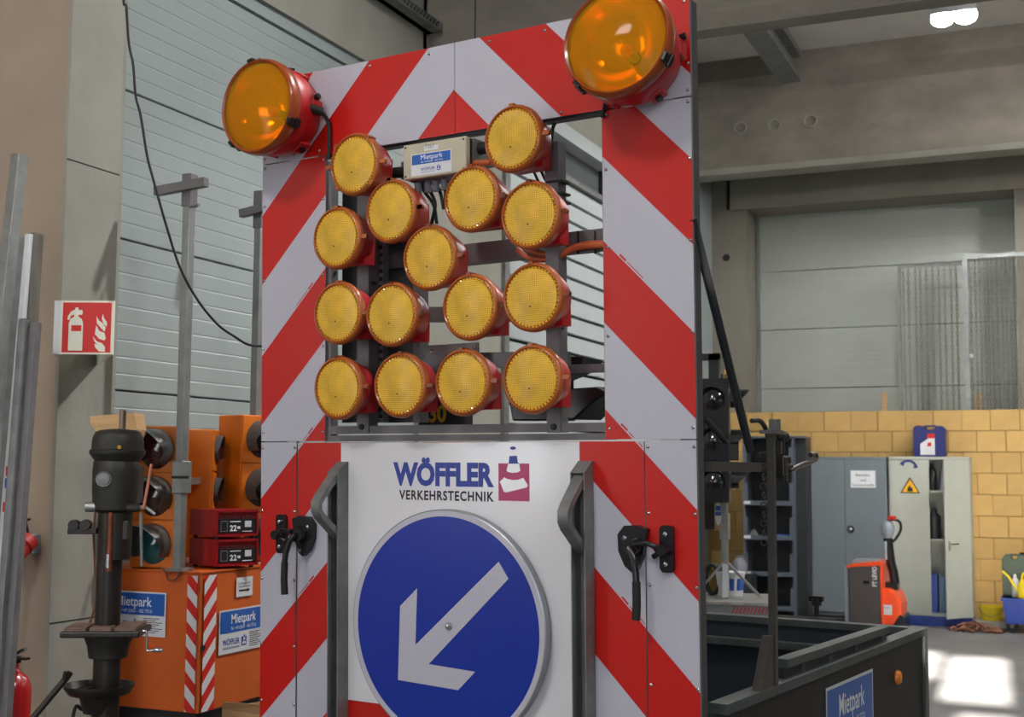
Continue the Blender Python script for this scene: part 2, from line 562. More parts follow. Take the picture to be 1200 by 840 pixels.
# roof beams, purlin
bm1 = MB()
bm1.box((-4.3, 7.62, 4.52), (9.2, 7.86, CEZ), CONCB)
bm1.raw([(-4.3, 7.62, 4.52), (9.2, 7.62, 4.52), (9.2, 7.86, 4.52), (-4.3, 7.86, 4.52), (-4.3, 7.66, 4.43), (9.2, 7.66, 4.43), (9.2, 7.82, 4.43), (-4.3, 7.82, 4.43)],
        [(0, 1, 5, 4), (4, 5, 6, 7), (2, 3, 7, 6), (1, 2, 6, 5), (3, 0, 4, 7)], CONCB)
b7 = struct(bm1.build('trim_7'))
xj = on(1, 557, 20, 7.62).x
MB().box((xj - .004, 7.617, 4.5), (xj + .004, 7.625, CEZ), DARKGAP).build('joint', b7)
bm2 = MB()
bm2.box((-4.3, 14.3, 5.16), (9.2, 14.7, 6.0), CONCB)
bm2.raw([(-4.3, 14.3, 6.0), (9.2, 14.3, 6.0), (9.2, 14.1, 6.14), (-4.3, 14.1, 6.14), (9.2, 14.1, CEZ), (-4.3, 14.1, CEZ), (-4.3, 14.7, 6.0), (9.2, 14.7, 6.0), (9.2, 14.7, CEZ), (-4.3, 14.7, CEZ)],
        [(0, 1, 2, 3), (3, 2, 4, 5), (6, 7, 8, 9)], CONCB)
bm2.raw([(-4.3, 14.3, 5.16), (9.2, 14.3, 5.16), (9.2, 14.34, 5.10), (-4.3, 14.34, 5.10), (-4.3, 14.66, 5.10), (9.2, 14.66, 5.10), (9.2, 14.7, 5.16), (-4.3, 14.7, 5.16)],
        [(0, 1, 2, 3), (3, 2, 5, 4), (4, 5, 6, 7)], CONC)
fb = struct(bm2.build('trim_8'))
for px, py in ((868, 150), (908, 147), (950, 142)):
    p = on(1, px, py, 14.3)
    MB().lathe([(.075, .0), (.075, -.03), (.062, -.03), (.062, .004)], CONC, 20, 'Y', p).build('sleeve', fb, smooth=40)
pur = MB()
pur.box((-2.86, 7.86, 6.02), (-2.62, 14.1, 6.06), GALVD).box((-2.76, 7.86, 6.06), (-2.72, 14.1, 6.3), GALVD).box((-2.86, 7.86, 6.3), (-2.62, 14.1, CEZ), GALVD)
struct(pur.build('trim_9'))
struct(MB().box((2.0, 7.86, 6.02), (2.24, 14.1, CEZ), GALVD).build('trim_10'))

# back: corner column, lintel, sectional door, yellow block wall
BY = 15.15
xa, xb = on(1, 834.5, 350, 15.4).x, on(1, 876, 350, 15.4).x
cc = struct(MB().box((xa, 15.4, 0), (xb, 16.0, 4.9), CONCL).build('trim_11'))
struct(MB().box((xa - .02, 15.45, 4.72), (xa + .18, 16.0, 5.4), CONCL).build('trim_12'))
p = on(1, 851, 302, 15.4)
MB().lathe([(.001, -.004), (.045, -.004), (.045, .0)], DARKGAP, 16, 'Y', p).build('drill_hole', cc)
xl0 = on(1, 855.5, 247, 15.35).x
struct(MB().box((xl0, 15.35, 4.88), (9.2, 16.0, 5.9), CONCL).build('trim_13'))
xr0 = on(1, 1190, 300, 15.4).x
struct(MB().box((xr0, 15.4, 0), (xr0 + .5, 16.0, 4.88), CONCL).build('trim_14'))
struct(MB().box((-4.3, 16.4, 0), (9.2, 16.6, CEZ), CONC).build('wall_back'))
d2 = struct(MB().box((xb, 15.98, 0), (xr0, 16.05, 4.9), DARKGAP).build('door_2'))
PH2 = .738
pan2 = None
for i in range(7):
    M = Matrix.Translation((xb + .05, 15.9, -.06 + PH2 * i - .2)) @ Matrix.Rotation(-PI / 2, 4, 'Z')
    if pan2 is None:
        pan2 = door_panel(xr0 - xb - .05, PH2, CLAD2, 7).build('door_panel', d2, M)
    else:
        share(pan2, d2, M)
MB().box((xb + .005, 15.86, 0), (xb + .05, 15.95, 4.9), GALV).build('guide_rail', d2)

bw = struct(MB().box((-4.0, BY + .012, 0), (4.6, BY + .2, 2.365), MORTAR).build('wall_partition'))
bk = None
CH = .2365
for r_ in range(10):
    x = -4.0 + (r_ % 2) * -.155 + .02
    while x < 1.4:
        wdt = .305
        M = T(x + random.uniform(-.004, .004), BY + random.uniform(-.003, .004), r_ * CH + .001)
        if x > -3.99:
            if bk is None:
                bk = MB().box((.004, 0, .004), (wdt - .005, .05, CH - .005), BRICKM).build('brick', bw, M, bevel=.004)
            else:
                share(bk, bw, M)
        x += wdt
for px in (1037, 1147):
    a = on(1, px, 482, 15.6)
    h = on(1, px, 460 if px < 1100 else 461, 15.6)
    tag(MB().box((a.x - .03, 15.55, 0), (a.x + .03, 15.6, h.z), WOOD).build('wooden_stake'),
        'short wooden stake behind the yellow wall, ' + ('left of the chain curtain' if px < 1100 else 'under the right chain curtain'), 'stake', 'wooden stakes behind the block wall')

# LED high bay
lp = at(1118, 25, 11.6)
lm = empty('high_bay_lamp', lp, 0, 'twin round LED high bay lamp, lit, hanging under the roof at upper right', 'lamp')
LEDM = mat('led_lit', (255, 255, 255), emit=38)
MB().box((-.2, -.10, .06), (.2, .10, .11), FRAMED).build('housing', lm)
for sx in (-.15, .15):
    MB().cyl((sx, 0, .12), (sx, 0, CEZ - lp.z), .008, GALVD, 6).build('suspension', lm)
for sx in (-.10, .10):
    MB().lathe([(.001, -.03), (.05, -.024), (.085, -.005), (.10, .025), (.10, .06)], LEDM, 24, 'Z', (sx, 0, 0)).build('led_disc', lm, smooth=60)
pl_ = bpy.data.lights.new('high_bay_light', 'SPOT')
pl_.energy = 260
pl_.spot_size = 2.6
pl_.shadow_soft_size = .15
plo = bpy.data.objects.new('high_bay_light', pl_)
COL.objects.link(plo)
plo.location = lp + Vector((0, 0, -.06))
plo.parent = None

# ================================================================== THE ARROW BOARD TRAILER
BASE = Vector((-1.822, 3.780, 0))
YAW = math.radians(-8.735)
R3 = Matrix.Rotation(YAW, 4, 'Z')
tilt = Matrix.Rotation(math.radians(.115), 4, 'Y') @ Matrix.Rotation(math.radians(1.62), 4, 'X')
TR = empty('warning_trailer', BASE, YAW, 'tall red and white striped warning board trailer with amber lamps and a blue arrow sign', 'trailer')
WR = T(*BASE) @ R3                        # root frame to world
WP = WR @ tilt                            # board frame to world
def met(Mw, axis, x, y, v):               # view ray met with a plane of the given frame
    inv = Mw.inverted()
    o = inv @ CAM
    d = inv.to_3x3() @ ray(x, y)
    return o + d * ((v - o[axis]) / d[axis])
def lp(x, y, d=0.):
    return met(WP, 1, x, y, d)
def bp_(mb, name, M=None, **k):           # a part of the leaning board
    return mb.build(name, TR, tilt @ M if M is not None else tilt, **k)

BANDS = [(4.18, 4.44), (3.672, 3.93), (3.165, 3.418), (2.655, 2.905), (2.13, 2.392), (1.612, 1.872), (1.10, 1.36), (.59, .85)]
def striped(rects, y0, y1, marks=True):
    m = MB()
    for (x0, x1, z0, z1) in rects:
        R_ = [(x0, z0), (x1, z0), (x1, z1), (x0, z1)]
        for sgn, half in ((-1, clip(R_, -1, 0, 0)), (1, clip(R_, 1, 0, 0))):
            if len(half) < 3:
                continue
            edges = sorted({e for b in BANDS for e in b} | {-9, 9})
            for lo, hi in zip(edges[:-1], edges[1:]):
                p = clip(clip(half, sgn, 1, lo), -sgn, -1, -hi)
                if len(p) >= 3:
                    m.flat(p, y0, RED if (lo, hi) in BANDS else WHITE)
            if marks:                        # maker's fine print along the tape edges
                for lo, hi in BANDS:
                    c = hi + .009
                    t = -1.2
                    while t < 1.2:
                        for a, b, wd in ((t, t + .03, .003), (t + .036, t + .11, .0014)):
                            # line sgn*x + z = c
                            q = []
                            for s_, o_ in ((a, -wd), (b, -wd), (b, wd), (a, wd)):
                                q.append((sgn * (c / 2 + o_ / 1.414 + s_ / 1.414), c / 2 + o_ / 1.414 - s_ / 1.414))
                            q2 = clip(clip(clip(clip(q, 1, 0, max(x0, 0 if sgn > 0 else x0) + .004), -1, 0, -min(x1, x1 if sgn > 0 else 0) + .004), 0, 1, z0 + .004), 0, -1, -z1 + .004)
                            if len(q2) >= 3 and len(half) >= 3:
                                m.flat(q2, y0 - .0004, RED)
                        t += .36
        # back and edges
        m.flat([(x0, z0), (x1, z0), (x1, z1), (x0, z1)], y1, ALU)
        m.raw([(x, y, z) for y in (y0, y1) for x, z in R_], [(k, (k + 1) % 4, 4 + (k + 1) % 4, 4 + k) for k in range(4)], ALU)
    return m
def rivets(parent, pts, y=0.):
    m = MB()
    for x, z in pts:
        m.lathe([(.001, -.004), (.0045, -.0025), (.006, 0)], STEEL, 8, 'Y', (x, y, z))
    return tag(m.build('rivet', parent, smooth=60), kind='stuff')
UB, US, UT = 1.748, 2.755, 3.062
pb = bp_(striped([(-.85, .0035, US + .002, UT)], 0, .012), 'striped_panel', recalc=False)
rivets(pb, [(-.84, US + .02), (-.70, US + .02), (-.58, US + .02), (-.355, UT - .02), (-.1, UT - .02), (-.82, UT - .02)])
pb = bp_(striped([(.0055, .85, US + .002, UT)], 0, .012), 'striped_panel', recalc=False)
rivets(pb, [(.84, US + .02), (.64, US + .02), (.41, US + .015), (.14, UT - .02), (.35, UT - .02), (.83, UT - .02), (.842, US + .1)])
pb = bp_(striped([(-.85, -.551, UB, US - .002)], 0, .012), 'striped_panel', recalc=False)
rivets(pb, [(x, z) for x in (-.84, -.562) for z in (1.78, 2.08, 2.33, 2.6, 2.74)])
pb = bp_(striped([(.553, .85, UB, US - .002)], 0, .012), 'striped_panel', recalc=False)
rivets(pb, [(x, z) for x in (.84, .565) for z in (1.78, 2.06, 2.33, 2.57, 2.74)])
pb = bp_(striped([(-.85, -.682, .42, UB - .004)], 0, .012), 'striped_panel', recalc=False)
rivets(pb, [(x, z) for x in (-.843, -.69) for z in (.63, .83, 1.03, 1.26, 1.5, 1.725)])
pb = bp_(striped([(.685, .85, .42, UB - .004)], 0, .012), 'striped_panel', recalc=False)
rivets(pb, [(x, z) for x in (.842, .694) for z in (.63, .83, 1.03, 1.32, 1.53, 1.725)])

# lower door with its white centre
door = bp_(striped([(-.677, .680, .42, UB - .006)], 0.002, .016), 'centre_board', recalc=False)
WZ = .872
MB().box((-.478, -.0005, WZ), (.462, .003, UB - .007), BOARDW).build('white_film', door)
let = MB()
a, b = lp(461, 588), lp(579, 542)
let.text('WÖFFLER', (a.x + b.x) / 2, lp(520, 568).z, .0745, b.x - a.x, -.0012, LBLUE, bold=.05)
let.build('firm_lettering', door, recalc=False)
a, b = lp(468, 587), lp(579, 575)
let = MB()
let.text('VERKEHRSTECHNIK', (a.x + b.x) / 2, lp(523, 586).z, .031, b.x - a.x, -.0012, INK, bold=.03, spacing=1.15)
let.build('trade_lettering', door, recalc=False)
# cone emblem, a red reflection painted into its square
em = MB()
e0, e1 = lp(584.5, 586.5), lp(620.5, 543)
em.flat([(e0.x, e0.z), (e1.x, e0.z), (e1.x, e1.z), (e0.x, e1.z)], -.0012, LREFL)
def ep(x, y):       # emblem drawn in the crop's own pixels
    q = lp(380 + x / 4.615, 520 + y / 4.62)
    return (q.x, q.z)
for poly, mt in (([(1003, 66), (1043, 64), (1048, 100), (1058, 108), (998, 108)], LBLUE), ([(1007, 33), (1036, 31), (1042, 64), (1003, 66)], BOARDW),
                 ([(996, 108), (1056, 106), (1061, 146), (1048, 154), (1020, 157), (998, 153), (987, 146)], BOARDW),
                 ([(975, 181), (992, 190), (1020, 196), (1050, 194), (1078, 184), (1103, 224), (1096, 236), (985, 263), (972, 258), (951, 204)], BOARDW)):
    em.flat([ep(*q) for q in poly][::-1], -.0016, mt)
em.flat([ep(1022 + 16 * math.cos(t * PI / 8), 23 + 9 * math.sin(t * PI / 8)) for t in range(16)], -.0016, LBLUE)
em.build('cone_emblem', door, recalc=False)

# round blue sign with the white arrow
sc_, SR = (-.0145, 1.1495), .3765
sg = MB()
sg.lathe([(SR - .004, -.030), (SR, -.028), (SR, .0), (SR - .01, .004), (.001, .004)], ALU, 96, 'Y')
sg.lathe([(SR - .004, -.0301), (SR - .022, -.0301)], WHITE, 96, 'Y')
n = 96
sg.raw([((SR - .022) * math.cos(2 * PI * k / n), -.0301, (SR - .022) * math.sin(2 * PI * k / n)) for k in range(n)], [tuple(range(n))], BLUE)
blue = bp_(sg, 'round_sign', T(sc_[0], -.012, sc_[1]), recalc=False)
ap = []
for px in ((584.5, 658), (596, 678), (502.5, 778), (557, 787), (537, 808.5), (466.5, 796.5), (469, 710), (489, 689), (487, 755.5)):
    q = lp(*px, -.042)
    ap.append((q.x - sc_[0], q.z - sc_[1]))
ar = MB()
ar.flat([ap[0], ap[1], ap[2], ap[8]], -.0307, WHITE)
ar.flat([ap[8], ap[2], ap[5]], -.0307, WHITE)
ar.flat([ap[2], ap[3], ap[4], ap[5]], -.0307, WHITE)
ar.flat([ap[5], ap[6], ap[7], ap[8]], -.0307, WHITE)
ar.build('white_arrow', blue, recalc=False)
q = lp(526.5, 734, -.042)
MB().lathe([(.001, -.012), (.008, -.011), (.009, -.003)], STEEL, 6, 'Y', (0, 0, 0)).lathe([(.009, -.003), (.013, -.003), (.013, 0)], STEEL, 16, 'Y').build('centre_bolt', blue, T(q.x - sc_[0], -.031, q.z - sc_[1]))
for z in (1.0, 1.26):
    bp_(MB().box((-.15, -.010, z), (.13, .001, z + .06), ALU), 'sign_clamp')

# channel posts with bent handles
for side, pxl, pxr in (('l', 383, 399), ('r', 664, 684)):
    x0, x1 = lp(pxl + 4.5, 700, -.055).x, lp(pxr - 3.5, 700, -.055).x
    if side == 'l':
        x0, x1 = lp(383.5, 700, -.055).x, lp(396, 700, -.055).x
    else:
        x0, x1 = lp(669.5, 700, -.055).x, lp(686.5, 700, -.055).x
    zt = lp(390 if side == 'l' else 675, 541 if side == 'l' else 540, -.03).z
    ch = MB()
    ch.box((x0, -.004, .44), (x1, 0, zt), FRAME)
    for xx in (x0, x1 - .004):
        ch.hexa([(xx, -.056, .44), (xx + .004, -.056, .44), (xx + .004, -.004, .44), (xx, -.004, .44),
                 (xx, -.056, zt - .035), (xx + .004, -.056, zt - .035), (xx + .004, -.004, zt), (xx, -.004, zt)], GALVD)
    chp = bp_(ch, 'channel_post')
    MB().hexa([(x0, -.052, zt - .036), (x1, -.052, zt - .036), (x1, -.004, zt - .004), (x0, -.004, zt - .004), (x0, -.052, zt - .033), (x1, -.052, zt - .033), (x1, -.004, zt), (x0, -.004, zt)], GALVD).build('cap_plate', chp)
    hx = (x0 + x1) / 2
    hz = lp(395, 592, -.11).z if side == 'l' else lp(665, 603, -.11).z
    prof = [(-.005, .135), (-.03, .125), (-.125, .035), (-.142, .012), (-.142, -.022), (-.125, -.045), (-.03, -.12), (-.005, -.13)]
    hv, hf = [], []
    for (y, z) in prof:
        for dx in (-.018, .018):
            hv.append((hx + dx, y - .004, hz + z))
    inn = [(-.005, .112), (-.018, .106), (-.110, .022), (-.126, .005), (-.126, -.015), (-.110, -.032), (-.018, -.101), (-.005, -.109)]
    for (y, z) in inn:
        for dx in (-.018, .018):
            hv.append((hx + dx, y - .004, hz + z))
    k = len(prof)
    for i in range(k - 1):
        a_ = 2 * i
        hf += [(a_, a_ + 1, a_ + 3, a_ + 2), (2 * k + a_, 2 * k + a_ + 2, 2 * k + a_ + 3, 2 * k + a_ + 1), (a_, a_ + 2, 2 * k + a_ + 2, 2 * k + a_), (a_ + 1, 2 * k + a_ + 1, 2 * k + a_ + 3, a_ + 3)]
    MB().raw(hv, hf, GALVD).build('grab_handle', chp, smooth=50)
    bl = MB()
    for zz in (zt - .05, hz - .16, hz - .30, hz - .52):
        bl = MB()
        bl.lathe([(.001, -.008), (.007, -.007), (.008, 0)], STEEL, 8, 'Y', (x1 - .012, -.0045, zz))
        bl.build('bolt', chp, smooth=50)

# swing latches
def latch(px, py, mirror):
    q = lp(px, py)
    M = T(q.x, 0, q.z) @ Matrix.Diagonal((mirror, 1, 1, 1))
    m = MB()
    # rounded fixing plate
    prof = [(-.045, .058), (-.015, .068), (.03, .066), (.052, .04), (.05, -.01), (.03, -.052), (.005, -.072), (-.012, -.06), (-.03, -.02)]
    m.prism(prof, -.022, 0, BLACK)
    m.cyl((0, -.05, .005), (0, -.02, .005), .026, BLACK, 18, .03)
    la = m.build('latch', TR, tilt @ M, smooth=45)
    MB().tube([(0, -.055, .005), (-.02, -.062, -.02), (-.03, -.068, -.06), (-.033, -.07, -.09)], .0105, BLACK, 10).tube([(-.033, -.07, -.09), (-.034, -.071, -.15), (-.031, -.071, -.20), (-.031, -.071, -.195)], .0125, RUBBER, 10).build('lever', la, smooth=50)
    MB().tube([(-.02, -.05, .015), (-.06, -.052, .02), (-.085, -.045, .01), (-.088, -.035, -.01), (-.07, -.03, -.02)], .009, BLACK, 8).build('hook', la, smooth=50)
    k = MB()
    k.prism([(-.125, .065), (-.115, .07), (-.09, .07), (-.082, .06), (-.082, -.055), (-.09, -.066), (-.118, -.066), (-.125, -.055)], -.016, 0, BLACK)
    k.cyl((-.104, -.05, .0), (-.104, -.014, .0), .016, BLACK, 12)
    kp = k.build('keeper', la, smooth=45)
    s_ = MB()
    for xx, zz in ((-.104, .045), (-.104, -.042), (.028, .03), (-.008, -.052)):
        s_.lathe([(.001, -.026), (.007, -.024), (.009, -.016)], STEEL, 8, 'Y', (xx, 0, zz))
    tag(s_.build('screw', la, smooth=50), kind='stuff')
latch(746, 642, -1)
latch(358, 627, 1)

# back frame: side edges, rails, uprights
fr = MB()
for x in (-.845, .795):
    bp_(MB().box((x, .013, .42), (x + .05, .063, UT - .01), FRAMEM), 'side_upright')
for z in (.42, UT - .06):
    bp_(MB().box((-.79, .013, z), (.79, .06, z + .05), FRAME), 'cross_rail')
z0, z1 = lp(600, 516, .03).z, lp(600, 508.5, .03).z
bp_(MB().box((-.56, .012, z0), (.565, .05, z1), FRAME), 'lower_rail')
z0, z1 = lp(600, 506.5, .03).z, lp(600, 496.5, .03).z
bp_(MB().box((-.56, .014, z0), (.565, .05, z1), FRAME), 'lower_rail')
bp_(MB().box((-.60, .014, US - .005), (.60, .05, US + .03), FRAMED), 'upper_rail')
bp_(MB().box((-.561, .013, UB), (-.535, .05, US - .02), FRAME), 'opening_jamb')
bp_(MB().box((.545, .013, UB), (.565, .05, US - .02), FRAME), 'opening_jamb')
def tubex(pxa, pxb, pya, pyb, d, depth, name, mt=FRAME):
    xa_, xb_ = lp(pxa, (pya + pyb) / 2, d).x, lp(pxb, (pya + pyb) / 2, d).x
    za_, zb_ = lp((pxa + pxb) / 2, pyb, d).z, lp((pxa + pxb) / 2, pya, d).z
    return bp_(MB().box((xa_, d, za_), (xb_, d + depth, zb_), mt), name)
up1 = tubex(639.5, 655, 166, 507, .01, .05, 'lamp_upright', FRAME)
up2 = tubex(418.5, 432, 212, 508, .01, .05, 'lamp_upright', FRAME)
for u_, px in ((up1, 649), (up2, 424)):
    q = lp(px, 500, .01)
    MB().lathe([(.001, -.008), (.009, -.007), (.011, 0)], CAST, 10, 'Y', (q.x, .01, q.z)).build('bolt', u_, smooth=50)
sr = tubex(437, 449, 200, 495, .07, .03, 'slotted_rail', GALV)
q0, q1 = lp(447.5, 490, .07), lp(447.5, 205, .07)
sm_ = MB()
k = int((q1.z - q0.z) / .028)
for i in range(k):
    z = q0.z + i * .028
    sm_.box((q0.x - .012, .0695, z), (q0.x + .004, .0705, z + .014), DARKGAP)
tag(sm_.build('slot', sr), kind='stuff')
tubex(453, 484, 240, 495, .13, .04, 'mast_plate', FRAMED)
tubex(484, 492, 300, 495, .11, .05, 'mast_plate', FRAME)
tubex(401, 419, 225, 495, .14, .03, 'mast_plate', FRAMED)
def hbar(pa, pb, h, d, depth, name, mt=FRAME):
    a_, b_ = lp(*pa, d), lp(*pb, d)
    hh = h * a_.y * 0 + h
    return bp_(MB().hexa([(a_.x, d, a_.z - hh), (b_.x, d, b_.z - hh), (b_.x, d + depth, b_.z - hh), (a_.x, d + depth, a_.z - hh),
                          (a_.x, d, a_.z), (b_.x, d, b_.z), (b_.x, d + depth, b_.z), (a_.x, d + depth, a_.z)], mt), name)
hbar((520, 289), (709, 267), .066, .065, .05, 'cross_tube')
hbar((470, 360), (606, 358), .05, .10, .05, 'cross_tube')
hbar((470, 190), (570, 172), .06, .07, .05, 'cross_tube')
hbar((440, 300), (560, 288), .05, .10, .04, 'cross_tube', FRAMED)
hbar((560, 413), (660, 411), .05, .10, .05, 'cross_tube')
hbar((655, 427.5), (710, 426), .026, .066, .03, 'cross_tube')
hbar((415, 422), (500, 420), .03, .09, .03, 'cross_tube')
pt = hbar((498, 405), (560, 401), .11, .055, .008, 'gusset_plate')
fx = MB()
for px in ((506, 411), (556, 407)):
    q = lp(*px, .055)
    MB().lathe([(.001, -.004), (.006, -.003), (.007, 0)], STEEL, 8, 'Y', (q.x, .055, q.z)).build('bolt', pt)

# sequential amber lamps
def lamp_housing():
    m = MB()
    m.lathe([(.098, -.108), (.1005, -.10), (.096, -.082), (.085, -.04), (.080, -.022)], LAMPRED, 40, 'Y')
    m.box((-.055, -.05, -.082), (.062, .006, .03), LAMPRED)
    return m
def lamp_rim():
    m = MB()
    m.lathe([(.0915, -.121), (.094, -.1245), (.099, -.1225), (.103, -.115), (.1035, -.102), (.099, -.096)], RIM, 48, 'Y')
    return m
def lamp_lens():
    m = MB()
    m.lathe([(.001, -.1275), (.03, -.1270), (.06, -.1252), (.0845, -.1215), (.0845, -.112)], LENS, 48, 'Y')
    return m
def lamp_ring():
    m = MB()
    n_ = 46
    m.lathe([(.0838, -.117), (.092, -.117)], RIM, 46, 'Y')
    for k_ in range(n_):
        t0, t1 = 2 * PI * k_ / n_, 2 * PI * (k_ + .68) / n_
        tm = (t0 + t1) / 2
        vs = [(r_ * math.cos(t_), y_, r_ * math.sin(t_)) for r_, y_, t_ in ((.084, -.118, t0), (.0915, -.118, t0), (.0915, -.118, t1), (.084, -.118, t1), (.0877, -.1235, tm))]
        m.raw(vs, [(0, 1, 4), (1, 2, 4), (2, 3, 4), (3, 0, 4)], DOT)
    return m
def lug():
    m = MB()
    m.box((.098, -.116, -.006), (.118, -.104, .006), RIM)
    m.cyl((.118, -.117, 0), (.118, -.103, 0), .0075, RIM, 10)
    return m
LPOS = [(415, 192), (600.5, 162.5), (458, 246.5), (552, 232.5), (394.5, 278), (620.5, 251), (502.5, 301.5), (395.5, 366), (458, 368.5), (550.5, 360), (622.5, 348.5), (396, 454), (467.5, 451.5), (541.5, 448), (622.5, 444.5)]
first = None
for i, (px, py) in enumerate(LPOS):
    q = lp(px, py, -.122)
    M = tilt @ T(q.x, 0, q.z) @ Matrix.Diagonal((1.03, 1, 1.03, 1)) @ Matrix.Rotation(random.uniform(-.04, .04), 4, 'Y') @ Matrix.Rotation(random.uniform(-.03, .03), 4, 'Z') @ Matrix.Rotation(random.uniform(-.02, .02), 4, 'X')
    if first is None:
        first = lamp_housing().build('amber_lamp', TR, M, smooth=40)
        subs = [lamp_rim().build('rim', first, smooth=60), lamp_lens().build('lens', first, smooth=60), tag(lamp_ring().build('prism_ring', first), kind='stuff'),
                lug().build('lug', first), lug().build('lug', first, Matrix.Rotation(PI, 4, 'Y'))]
        clipm = MB().box((-.008, -.125, .097), (.008, -.09, .106), RIM)
        for t_ in (.6, 2.3, 3.9, 5.4):
            subs.append(clipm.build('clip', first, Matrix.Rotation(t_, 4, 'Y')))
        subs.append(MB().lathe([(.001, -.129), (.003, -.1285), (.0035, -.126)], INK, 8, 'Y', (-.004, 0, -.028)).build('dirt_spot', first))
    else:
        L_ = share(first, TR, M)
        for s_ in subs:
            share(s_, L_, s_.matrix_local.copy())
# cable tails of the lamps
def cable(name, pts, r, mt, parent=TR, M=tilt):
    # smooth through the points (Catmull-Rom)
    P = [Vector(p) for p in pts]
    P = [P[0] * 2 - P[1]] + P + [P[-1] * 2 - P[-2]]
    out = []
    for i in range(1, len(P) - 2):
        for s_ in range(8):
            t_ = s_ / 8
            a_, b_, c_, d_ = P[i - 1], P[i], P[i + 1], P[i + 2]
            out.append(.5 * ((2 * b_) + (c_ - a_) * t_ + (2 * a_ - 5 * b_ + 4 * c_ - d_) * t_ ** 2 + (3 * b_ - a_ - 3 * c_ + d_) * t_ ** 3))
    out.append(P[-2])
    return MB().tube(out, r, mt, 8).build(name, parent, M, smooth=60)
def pix(pts, d):
    return [lp(x, y, d + (e[0] if e else 0)) for x, y, *e in pts]
cable('orange_cable', pix([(606, 292), (622, 303), (650, 303), (675, 291), (712, 287)], .03), .009, ORCABLE)
cable('orange_cable', pix([(612, 288), (630, 297), (655, 297), (680, 287), (712, 284)], .045), .009, ORCABLE)
cable('orange_cable', pix([(545, 190), (560, 191), (575, 190)], -.01), .010, ORCABLE)
cable('lamp_cable', pix([(652, 141), (648, 150), (646, 166)], .04), .006, RUBBER)
cable('lamp_cable', pix([(714, 112), (709, 122), (706, 138)], -.01), .006, RUBBER)
for k_, pts in enumerate(([(492, 205), (496, 222), (508, 240), (512, 262)], [(500, 206), (505, 225), (510, 240), (505, 265)], [(507, 206), (516, 226), (520, 245)], [(516, 204), (522, 222), (521, 245)])):
    cable('box_cable', pix(pts, .03 - k_ * .004), .006, RUBBER)
for pts in ([(424, 322), (428, 330), (440, 332)], [(394, 318), (388, 330), (382, 345)], [(626, 202), (632, 214), (640, 222)], [(634, 200), (640, 212), (646, 216)], [(420, 488), (430, 482), (434, 470)], [(660, 384), (650, 388), (640, 386)]):
    cable('lamp_cable', pix(pts, .03), .005, RUBBER)
for px, pts in ((650, (213, 227, 237)),):
    for y in pts:
        q0, q1 = lp(639.5, y, .0), lp(656.5, y + 2, .0)
        bp_(MB().box((q0.x - .002, .006, q0.z - .004), (q1.x + .002, .064, q0.z + .003), RUBBER), 'cable_tie')
for px in (677, 697):
    q0 = lp(px, 283, .06)
    bp_(MB().box((q0.x - .0025, .060, q0.z - .038), (q0.x + .0025, .066, q0.z + .034), RUBBER), 'cable_tie')

